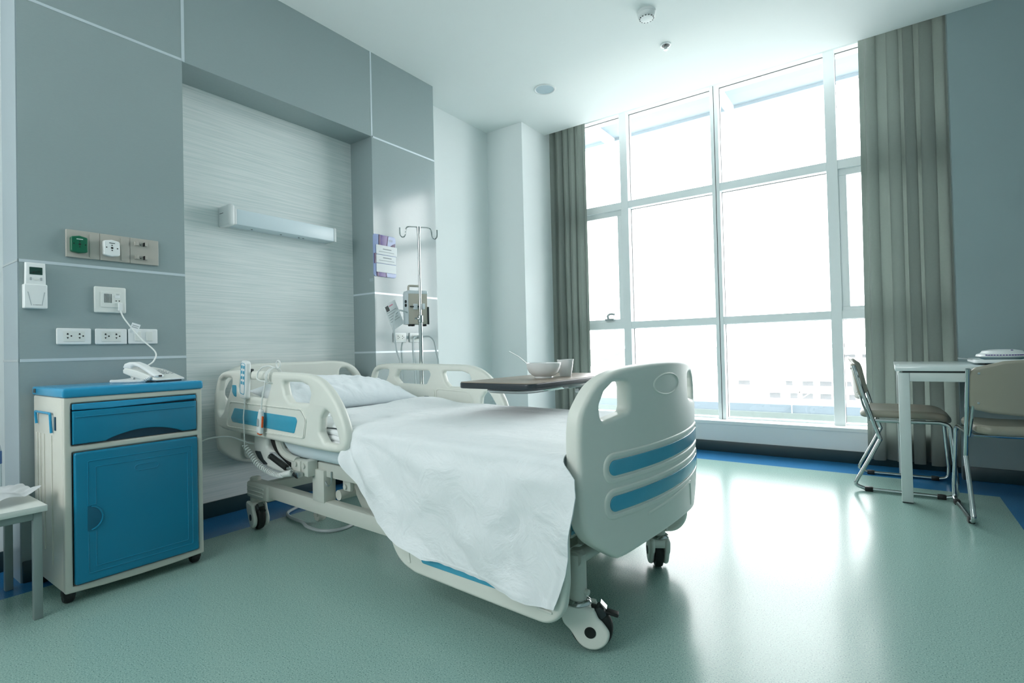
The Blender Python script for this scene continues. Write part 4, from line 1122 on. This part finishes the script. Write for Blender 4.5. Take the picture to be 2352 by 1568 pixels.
# wall cord with a tag
t = bpy.data.objects.new('line_cord', None); COL.objects.link(t); t.parent = ph
t.matrix_local = (Matrix.Translation((-2.585, .945, .776)) @ Matrix.Rotation(math.radians(-70), 4, 'Z') @ Matrix.Scale(.82, 4)).inverted() @ Matrix.Translation((XP + .02, .888, 1.09))
o_ = Vector((XP + .02, .888, 1.09))
P = [(XP + .022, .888, 1.092), (XP + .035, .896, 1.06), (XP + .055, .915, 1.02), (XP + .085, .945, .965), (XP + .125, .985, .905), (XP + .135, .975, .865), (-2.680, .950, .842)]
b = NB(); tube(b, [p - o_ for p in catmull(P, 8)], .0032, 8); obj('cord', b, M['wcable'], t)
b = NB(); box(b, (0, -.014, -.046), (.001, .020, 0), mtx=Matrix.Translation((.040, .045, -.055)) @ Matrix.Rotation(math.radians(-18), 4, 'X')); box(b, (.0011, -.010, -.012), (.0016, .016, -.009), mi=1, mtx=Matrix.Translation((.040, .045, -.055)) @ Matrix.Rotation(math.radians(-18), 4, 'X')); box(b, (.0011, -.010, -.020), (.0016, .014, -.017), mi=1, mtx=Matrix.Translation((.040, .045, -.055)) @ Matrix.Rotation(math.radians(-18), 4, 'X'))
obj('paper_tag', b, [M['paper'], M['ink']], t)

# ------------------------------------------------------------------ drip stand, pump, leaflet, cables
PX, PYY = -2.47, 2.435
iv = thing('iv_pole', 'slim chrome drip stand with two hooks standing behind the far bed rail', 'drip stand', (PX, PYY, 0), math.radians(-32))
b = NB(); cyl(b, (0, 0, .10), (0, 0, 1.09), .0125); obj('lower_tube', b, M['chrome'], iv)
b = NB(); cyl(b, (0, 0, 1.05), (0, 0, 1.66), .0088); cyl(b, (0, 0, 1.64), (0, 0, 1.692), .009, .0145); cyl(b, (0, 0, 1.50), (0, 0, 1.503), .0092); obj('upper_tube', b, M['chrome'], iv)
b = NB(); cyl(b, (0, 0, 1.065), (0, 0, 1.115), .018, bev=.004); cyl(b, (.0, 0, 1.09), (.03, -.03, 1.09), .005); box(b, (.022, -.045, 1.083), (.040, -.028, 1.097), .004); obj('clamp_collar', b, M['chrome'], iv)
for s in (-1, 1):
    b = NB(); tube(b, catmull([(0, 0, 1.690), (0, s * .04, 1.691), (0, s * .072, 1.688), (0, s * .084, 1.672), (0, s * .088, 1.640), (0, s * .097, 1.622), (0, s * .112, 1.622), (0, s * .122, 1.640), (0, s * .123, 1.680)], 6), .0042, 8); obj('hook', b, M['chrome'], iv)
for k in range(5):
    a = 2 * PI * k / 5 + .3; c, s = math.cos(a), math.sin(a)
    b = NB(); tube(b, [(0, 0, .105), (.10 * c, .10 * s, .09), (.23 * c, .23 * s, .07)], .012, 10); cyl(b, (.23 * c, .23 * s, .045), (.23 * c, .23 * s, .08), .01); obj('leg', b, M['chrome'], iv)
    b = NB(); lathe(b, [(0, -.011), (.019, -.011), (.022, -.006), (.022, .006), (.019, .011), (0, .011)], (.23 * c, .23 * s, .022), 20, axis='Y'); obj('caster', b, M['rubber'], iv)

pz = 1.045
pu = thing('infusion_pump', 'beige boxy infusion pump with carry handle clamped to the drip stand', 'infusion pump', (PX - .078, PYY + .035, pz), math.radians(-24))
b = NB(); box(b, (-.050, -.066, .012), (.050, .066, .225), .008); obj('housing', b, M['pump'], pu)
b = NB(); box(b, (-.052, -.068, .210), (.052, .068, .236), .008, 3); obj('top_cover', b, M['pumpside'], pu)
b = NB(); box(b, (-.050, -.070, .014), (.046, -.065, .222), .002); p = obj('side_panel', b, M['pumpside'], pu)
for zz in (.138, .163):
    b = NB(); cyl(b, (.015, -.069, zz), (.015, -.078, zz), .010); obj('knob', b, M['black'], p)
b = NB(); box(b, (.036, .066, .012), (.054, .074, .128), .002); obj('side_door', b, M['dkpaint'], pu)
b = NB(); tube(b, fillet([(0, -.048, .232), (0, -.048, .270), (0, .036, .270), (0, .036, .232)], .012), .0075, 10); obj('carry_handle', b, M['pump'], pu)
b = NB(); box(b, (.049, -.036, .108), (.062, -.008, .146), .003); box(b, (.062, .012, .108), (.096, .030, .146), .003); box(b, (.049, .000, .115), (.066, .016, .140), .002); p = obj('pole_clamp', b, M['pumpside'], pu)
b = NB(); tube(b, [(.058, -.060, .127), (.058, .0, .127)], .004, 8); obj('clamp_screw', b, M['dkpaint'], p)
for yy in (-.052, -.032, .032, .05):
    b = NB(); box(b, (.01, yy - .008, 0), (.045, yy + .008, .014), .003); obj('foot', b, M['black'], pu)

t = thing('leaflet', 'tilted white leaflet with a dark picture hanging behind the infusion pump', 'leaflet', (PX - .12, PYY - .125, 1.115))
rl = Matrix.Rotation(math.radians(28), 4, 'X')
b = NB(); box(b, (0, -.050, -.085), (.001, .060, .085), mtx=rl); obj('sheet', b, M['paper'], t)
b = NB(); box(b, (.001, -.038, .040), (.0016, -.010, .075), mtx=rl); obj('picture', b, M['dkpaint'], t)
b = NB()
for k in range(5): box(b, (.001, -.04, .030 - k * .016), (.0016, .045 - .012 * (k % 2), .033 - k * .016), mtx=rl)
obj('print_line', b, M['ink'], t)
b = NB(); box(b, (.001, -.004, .062), (.0016, .030, .069), mtx=rl); obj('heading', b, M['pinkink'], t)

def pulled(P): return catmull(P, 8)
b = NB(); tube(b, pulled([(PX - .075, PYY - .045, 1.135), (PX - .065, PYY - .12, 1.145), (PX - .06, PYY - .165, 1.12), (PX - .06, PYY - .175, 1.04), (PX - .06, PYY - .160, .90), (PX - .05, PYY - .135, .80), (PX - .06, PYY - .10, .55), (PX - .10, PYY - .02, .30), (PX - .12, PYY + .02, .006)]), .0055, 8)
single('pump_cable', b, M['cable'], 'grey cable arching left from the infusion pump behind the bed rail', 'cable', (0, 0, 0))
b = NB(); tube(b, pulled([(XP + .035, 2.670, .985), (XP + .05, 2.640, .96), (XP + .06, 2.625, .90), (XP + .06, 2.63, .82), (XP + .07, 2.64, .55), (XP + .08, 2.62, .2), (XP + .09, 2.63, .006)]), .005, 8); cyl(b, (XP + .010, 2.684, .982), (XP + .045, 2.664, .982), .011, bev=.002)
single('mains_cable', b, M['cable'], 'grey mains cable hanging left of the drip stand from the right socket', 'cable', (0, 0, 0))
b = NB(); tube(b, pulled([(XP + .05, 2.728, .985), (XP + .09, 2.765, .985), (XP + .11, 2.79, .95), (XP + .12, 2.80, .87), (XP + .12, 2.82, .76), (XP + .11, 2.80, .4), (XP + .10, 2.75, .1), (XP + .11, 2.74, .007)]), .006, 8); cyl(b, (XP + .010, 2.722, .984), (XP + .055, 2.722, .984), .013, bev=.003)
single('mains_cable', b, M['cable'], 'grey mains cable curving down right of the drip stand', 'cable', (0, 0, 0))

# ------------------------------------------------------------------ overbed table
ot = thing('overbed_table', 'brown topped overbed table with charcoal edge reaching over the bed', 'overbed table', (-1.20, 2.34, 0))
OT = Vector((-1.20, 2.34, 0)); ztp = .740
x0, x1, y0, y1 = -1.545 + 1.20, -1.145 + 1.20, 1.735 - 2.34, 2.555 - 2.34
bm = plate(rrect(x0 + .003, y0 + .003, x1 - .003, y1 - .003, .035, 6), (), .004, .001); obj('table_top', remap(bm, lambda s, t2, d: (s, t2, ztp - .0015 + d)), M['wood'], ot)
bm = plate(rrect(x0, y0, x1, y1, .038, 8), (), .026, .006, 3); obj('edge_band', remap(bm, lambda s, t2, d: (s, t2, ztp - .0145 + d)), M['edge'], ot)
b = NB(); tube(b, fillet([(x0 + .10, y1 - .08, ztp - .038), (x0 + .10, y0 + .06, ztp - .038), (x1 - .07, y0 + .06, ztp - .038), (x1 - .07, y1 - .08, ztp - .038)], .08, 8), .011, 10); obj('support_frame', b, M['chrome'], ot)
b = NB(); box(b, (x1 - .125, y0 + .35, ztp - .046), (x1 - .035, y1 - .12, ztp - .030), .003); obj('support_plate', b, M['steel'], ot)
b = NB(); box(b, (-.035, -.03, .10), (.025, .03, ztp - .03), .008); obj('column', b, M['steelpaint'], ot)
b = NB(); cyl(b, (.024, -.006, ztp - .075), (.034, -.006, ztp - .075), .013); obj('column_knob', b, M['dkpaint'], ot)
b = NB(); box(b, (-.075, -.025, ztp - .085), (-.035, .005, ztp - .06), .004); cyl(b, (-.055, -.027, ztp - .072), (-.055, -.034, ztp - .072), .008); obj('height_lever', b, M['steel'], ot)
for dx in (-.17, .16):
    b = NB(); box(b, (dx - .025, -.68, .055), (dx + .025, .03, .09), .006); obj('base_leg', b, M['steelpaint'], ot)
    for dy in (-.65, .0):
        b = NB(); lathe(b, [(0, -.011), (.021, -.011), (.024, -.006), (.024, .006), (.021, .011), (0, .011)], (dx, dy, .024), 20, axis='X'); box(b, (dx - .015, dy - .012, .02), (dx + .015, dy + .012, .058), .003); obj('caster', b, M['rubber'], ot)
b = NB(); box(b, (-.17, -.02, .06), (.16, .03, .10), .006); obj('base_bar', b, M['steelpaint'], ot)

# bowl, spoon, cup
b = NB(); lathe(b, [(0, .004), (.034, .004), (.042, 0), (.044, .004), (.0425, .008), (.054, .014), (.069, .028), (.078, .048), (.081, .064), (.0818, .070), (.0798, .0713), (.077, .064), (.074, .048), (.064, .030), (.049, .018), (.025, .011), (0, .010)], seg=48)
single('bowl', b, M['ceramic'], 'white ceramic bowl holding a spoon on the overbed table', 'bowl', (-1.305, 2.075, ztp + .001))
b = NB()
hd = Vector((-.020, -.045, .043))
tube(b, [(0, 0, 0), (-.055, .0, .036), (-.10, -.0, .070), (-.158, .0, .098)], [.003, .0032, .0035, .0042], 8)
lathe(b, [(0, -.002), (.015, -.001), (.018, .004), (.016, .005), (.012, .001), (0, 0)], (.012, 0, -.003), 16)
single('spoon', b, M['steel'], 'thin metal spoon leaning out of the white bowl', 'spoon', (-1.335, 2.072, ztp + .030), math.radians(2))
b = NB(); prof_ = [(0, .003), (.024, .003), (.0275, .0), (.029, .006), (.035, .042), (.040, .076), (.0415, .081), (.0395, .0815), (.0375, .076), (.032, .042), (.026, .010), (0, .008)]
lathe(b, prof_, seg=40)
for v in b.verts:
    if v.co.z > .04: v.co.z += .07 * (v.co.x * .55 + v.co.y * .3) * (v.co.z - .04) / .05
single('cup', b, M['ceramic'], 'white tapered cup with a slanting rim behind the bowl', 'cup', (-1.283, 2.24, ztp + .001))

# ------------------------------------------------------------------ dining table and chairs by the end wall
dt = thing('dining_table', 'white rectangular table with square legs against the end wall', 'table', (.45, 3.91, 0))
tx0, tx1, ty0, ty1 = .045 - .45, .845 - .45, 3.525 - 3.91, 4.275 - 3.91
b = NB(); box(b, (tx0 - .012, ty0 - .012, .711), (tx1, ty1, .737), .003); obj('table_top', b, M['tablewhite'], dt)
for dx in (tx0, tx1 - .05):
    for dy in (ty0, ty1 - .05):
        b = NB(); box(b, (dx, dy, .006), (dx + .05, dy + .05, .701), .003); lg = obj('leg', b, M['tableleg'], dt)
        b = NB(); box(b, (dx + .002, dy + .002, 0), (dx + .048, dy + .048, .006)); obj('foot_pad', b, M['dkpaint'], lg)
for y_ in (ty0, ty1 - .05):
    b = NB(); box(b, (tx0 + .05, y_ + .006, .655), (tx1 - .05, y_ + .044, .701), .002); obj('apron', b, M['tableleg'], dt)
for x_ in (tx0, tx1 - .05):
    b = NB(); box(b, (x_ + .006, ty0 + .05, .655), (x_ + .044, ty1 - .05, .701), .002); obj('apron', b, M['tableleg'], dt)
b = NB(); box(b, (tx0 + .02, ty0 + .02, .701), (tx1 - .02, ty1 - .02, .711)); obj('spacer', b, M['dkpaint'], dt)

def make_chair():
    t = thing('dining_chair', 'taupe padded chair on chrome sled legs at the left end of the white table', 'chair', (.058, 3.945, 0), 0, 'padded chrome chairs')
    for s in (-1, 1):
        y = s * .24
        b = NB()
        path = [(-.222, y, .735), (-.188, y, .60), (-.140, y, .43), (-.102, y, .308), (-.150, y, .205), (-.215, y, .075), (-.235, y, .030), (-.18, y, .012), (.185, y, .012), (.228, y, .022), (.232, y, .09), (.212, y * .94, .404), (.17, y * .93, .415), (-.14, y * .93, .412)]
        tube(b, fillet(path, [.02, .2, .2, .012, .1, .05, .03, .04, .03, .03, .05, .03, .03, 0], 6), .0105, 12)
        obj('side_frame', b, M['chrome'], t)
        for x_ in (-.165, .165):
            b = NB(); box(b, (x_ - .02, y - .013, 0), (x_ + .02, y + .013, .026), .004); obj('rubber_foot', b, M['black'], t)
    b = NB(); cyl(b, (.195, -.225, .410), (.195, .225, .410), .0085); cyl(b, (-.12, -.225, .412), (-.12, .225, .412), .0085); obj('cross_bar', b, M['chrome'], t)
    # seat cushion
    bm = plate(rpoly([(-.20, -.17), (-.17, -.215), (.10, -.222), (.205, -.20), (.228, -.10), (.228, .10), (.205, .20), (.10, .222), (-.17, .215), (-.20, .17)], .05), (), .046, .020, 4)
    slice_s(bm, -.2, .23, 10)
    obj('seat', remap(bm, lambda x, y, d: (x, y, .441 + d - 1.1 * max(0, x - .12) ** 2 * 2 + .010 * (abs(y) / .22) ** 2)), M['vinyl'], t, ang=60)
    # backrest: wraps slightly around
    out = rpoly([(-.232, .545), (-.16, .528), (0, .515), (.16, .528), (.232, .545), (.238, .705), (.222, .740), (.12, .772), (0, .782), (-.12, .772), (-.222, .740), (-.238, .705)], .025)
    bm = slice_s(plate(out, (), .034, .014, 4), -.23, .23, 18)
    def bmap(s, z, d):
        return (-.236 + .036 * (s / .23) ** 2 - (z - .65) * .20 + d, s, z)
    bk = obj('backrest', remap(bm, bmap), M['vinyl'], t, ang=60)
    for s in (-1, 1):
        for z in (.575, .715):
            b = NB(); p = Vector(bmap(s * .205, z, -.018)); lathe(b, [(0, -.003), (.005, -.002), (.0055, .001)], p, 12, axis='X'); obj('screw', b, M['steel'], bk)
        b = NB(); tube(b, fillet([(-.150, s * .232, .41), (-.180, s * .225, .50), (-.196, s * .222, .56)], .02), .006, 8); obj('back_bracket', b, M['chrome'], t)
    return t
ch = make_chair()
dup(ch, (.532, 3.485, 0), math.radians(94), 'taupe padded chair on chrome sled legs, its back turned to the room', 'padded chrome chairs')

# meal tray on the dining table
TZ = .738
tr_ = thing('meal_tray', 'teal plastic meal tray on the white table', 'tray', (.585, 3.80, TZ))
bm = plate(rrect(-.20, -.15, .20, .15, .03), (), .010, .003); obj('tray_base', remap(bm, lambda s, t2, d: (s, t2, .013 + d)), M['teal'], tr_)
bm = plate(rrect(-.215, -.165, .215, .165, .04), (rrect(-.200, -.15, .200, .15, .03),), .018, .004); obj('tray_rim', remap(bm, lambda s, t2, d: (s, t2, .019 + d)), M['white'], tr_)
b = NB(); box(b, (-.17, -.12, 0), (.17, .12, .009), .004); obj('tray_foot', b, M['black'], tr_)
pl = thing('lidded_plate', 'film covered white plate with blue printing at the left of the teal tray', 'plate', (.500, 3.80, TZ + .0185))
b = NB(); lathe(b, [(0, 0), (.06, .0), (.085, .010), (.105, .020), (.107, .023), (.10, .022), (.0, .012)], seg=40); obj('dish', b, M['ceramic'], pl)
b = NB(); lathe(b, [(.108, .023), (.104, .034), (.088, .040), (.080, .052), (.05, .058), (0, .060)], seg=40); ld = obj('lid', b, M['white'], pl)
b = NB()
for k in range(14):
    a = -2.3 + k * .11; c, s = math.cos(a), math.sin(a); box(b, (-.003, -.004, -.0025), (.003, .004, .0025), mtx=Matrix.Translation((.1055 * c, .1055 * s, .031)) @ Matrix.Rotation(a, 4, 'Z'))
obj('print_mark', b, M['purple'], ld)
b = NB(); lathe(b, [(0, .0601), (.007, .0603), (.007, .0609), (0, .0612)], seg=16); cyl(b, (.03, -.062, .0515), (.031, -.066, .0515), .006); obj('blue_dot', b, M['purple'], ld)
b = NB(); tube(b, [(-.05, 0, 0), (-.14, -.02, .012)], .003, 8); single('chopstick', b, M['greyplast'], 'thin dark stick poking out left beneath the covered plate', 'stick', (.45, 3.72, TZ + .024), 0)
b = NB()
bmesh.ops.create_icosphere(b, subdivisions=4, radius=1.0)
for v in b.verts:
    n_ = v.co.normalized(); r_ = 1 + .12 * noise.noise(n_ * 5) + .06 * noise.noise(n_ * 14)
    v.co = Vector((n_.x * .085 * r_, n_.y * .06 * r_, max(-.005, n_.z * .035 * r_)))
single('bread_roll', b, M['snack'], 'crumbly beige bun on the teal tray beside the covered plate', 'bread', (.69, 3.72, TZ + .024))
b = NB(); lathe(b, [(0, 0), (.05, 0), (.066, .030), (.068, .05), (.060, .056), (0, .058)], seg=36); single('lidded_cup', b, M['white'], 'low white lidded tub at the right end of the teal tray', 'tub', (.725, 3.88, TZ + .0185))

# ------------------------------------------------------------------ low side table at the left with papers and bottle
st = thing('side_table', 'low white side table with grey steel frame left of the blue cabinet', 'side table', (-2.60, .24, 0))
sx0, sx1, sy0, sy1 = -2.795 + 2.60, -2.358 + 2.60, -.85 - .24, .535 - .24  # rear end, out of view, lengthened to shade the floor beneath
b = NB(); box(b, (sx0, sy0, .363), (sx1, sy1, .384), .002); obj('table_top', b, M['white2'], st)
for x_ in (sx0 + .01, sx1 - .034):
    for y_ in (sy0 + .01, sy1 - .036):
        b = NB(); box(b, (x_, y_, 0), (x_ + .024, y_ + .024, .363), .002); obj('leg', b, M['sidegrey'], st)
    b = NB(); box(b, (x_, sy0 + .03, .339), (x_ + .024, sy1 - .036, .363), .002); obj('top_rail', b, M['sidegrey'], st)
for y_ in (sy0 + .01, sy1 - .036):
    b = NB(); box(b, (sx0 + .034, y_, .339), (sx1 - .034, y_ + .024, .363), .002); obj('top_rail', b, M['sidegrey'], st)
# crumpled bag
b = NB(); n = 40; V = {}
for i in range(n + 1):
    for j in range(n + 1):
        s = i / n - .5; q = j / n - .5
        x = s * .22; y = q * .26
        z = .018 + .024 * max(0, 1 - 3.2 * (s * s + q * q)) + .016 * noise.noise(Vector((x * 16, y * 14, 2))) + .008 * abs(noise.noise(Vector((x * 34, y * 30, 5))))
        z += .045 * max(0, q - .30) * 2 * (1 + s)
        V[i, j] = b.verts.new((x + .012 * noise.noise(Vector((y * 9, 3, 1))), y, max(.002, z)))
for i in range(n):
    for j in range(n): b.faces.new((V[i, j], V[i + 1, j], V[i + 1, j + 1], V[i, j + 1]))
bmesh.ops.solidify(b, geom=b.faces[:], thickness=.001)
single('paper_wrapper', b, M['paper'], 'crumpled white printed wrapper on the corner of the low side table', 'paper', (-2.53, .385, .385), math.radians(20), ang=40)
t = thing('photo_tablet', 'flat grey tablet lying on the low side table below the wrapper', 'tablet', (-2.43, .285, .385), math.radians(12))
b = NB(); box(b, (-.07, -.10, 0), (.07, .10, .008), .003); obj('casing', b, M['greyplast'], t)
b = NB(); box(b, (-.06, -.09, .0078), (.06, .09, .0088)); obj('screen', b, M['pumpside'], t)
t = thing('water_bottle', 'clear plastic water bottle with blue label at the left edge of the side table', 'bottle', (-2.70, .445, .385))
b = NB(); lathe(b, [(0, 0), (.034, 0), (.037, .006), (.037, .16), (.030, .20), (.015, .225), (.013, .245), (0, .245)], seg=32)
for v in b.verts: v.co.z += 0
obj('body', b, M['clear'], t)
b = NB(); lathe(b, [(.0375, .115), (.0378, .117), (.0378, .158), (.0375, .160)], seg=32); obj('label_band', b, M['label'], t)
b = NB(); cyl(b, (0, 0, .240), (0, 0, .262), .016, bev=.002); obj('cap', b, M['white'], t)

# ------------------------------------------------------------------ light
w = bpy.data.worlds.new('overcast'); SC.world = w; w.use_nodes = True
nt_ = w.node_tree; N = nt_.nodes; L = nt_.links
bg = N['Background']
tc = N.new('ShaderNodeTexCoord'); sx = N.new('ShaderNodeSeparateXYZ'); L.new(tc.outputs['Generated'], sx.inputs[0])
cr = N.new('ShaderNodeValToRGB'); e = cr.color_ramp.elements
e[0].position = 0.0; e[0].color = (.90, .925, .93, 1); e[1].position = 1.0; e[1].color = (.965, .99, 1.0, 1)
mr = N.new('ShaderNodeMapRange'); mr.inputs['From Min'].default_value = -1; mr.inputs['From Max'].default_value = 1
L.new(sx.outputs['Z'], mr.inputs['Value']); L.new(mr.outputs['Result'], cr.inputs['Fac']); L.new(cr.outputs['Color'], bg.inputs['Color'])
bg.inputs['Strength'].default_value = 4.2

def area(name, loc, rot, sx_, sy_, power, col=(1, 1, 1), portal=False):
    l = bpy.data.lights.new(name, 'AREA'); l.shape = 'RECTANGLE'; l.size = sx_; l.size_y = sy_; l.energy = power; l.color = col
    if portal: l.cycles.is_portal = True
    o = bpy.data.objects.new(name, l); COL.objects.link(o); o.location = loc; o.rotation_euler = rot; return o
area('window_portal', (-1.03, 4.80, 1.66), (math.radians(-90), 0, 0), 3.2, 2.85, 1, portal=True)
area('ceiling_lamp', (-1.2, -.9, ZC - .01), (0, 0, 0), .6, .6, 4, (.97, 1.0, 1.0))
area('rear_fill', (-2.1, YB + .05, 2.1), (math.radians(90), 0, math.radians(0)), 1.6, 1.3, 19, (1.0, .99, .985))  # fill light added behind the camera; the rear wall has no window

# ------------------------------------------------------------------ camera
cam = bpy.data.cameras.new('camera'); co = bpy.data.objects.new('camera', cam); COL.objects.link(co)
cam.sensor_width = 36; cam.sensor_fit = 'HORIZONTAL'; cam.lens = 1203.15 / 2352 * 36
cam.clip_start = .05; cam.clip_end = 1000
yaw, pit, rol = math.radians(35.5508), math.radians(.8148), math.radians(-1.3674)
F = Vector((-math.sin(yaw) * math.cos(pit), math.cos(yaw) * math.cos(pit), math.sin(pit)))
R_ = Vector((math.cos(yaw), math.sin(yaw), 0)); U_ = R_.cross(F)
X = R_ * math.cos(rol) + U_ * math.sin(rol); Y = -R_ * math.sin(rol) + U_ * math.cos(rol)
mw = Matrix.Identity(4)
for r in range(3): mw[r][0] = X[r]; mw[r][1] = Y[r]; mw[r][2] = -F[r]
mw.translation = (0, 0, .88)
co.matrix_world = mw
SC.camera = co
SC.view_settings.view_transform = 'Standard'; SC.view_settings.look = 'None'
SC.view_settings.gamma = 1.0; SC.view_settings.use_curve_mapping = False
SC.view_settings.exposure = 1.3
SC.cycles.use_denoising = True
SC.cycles.max_bounces = 10; SC.cycles.diffuse_bounces = 6; SC.cycles.transparent_max_bounces = 12
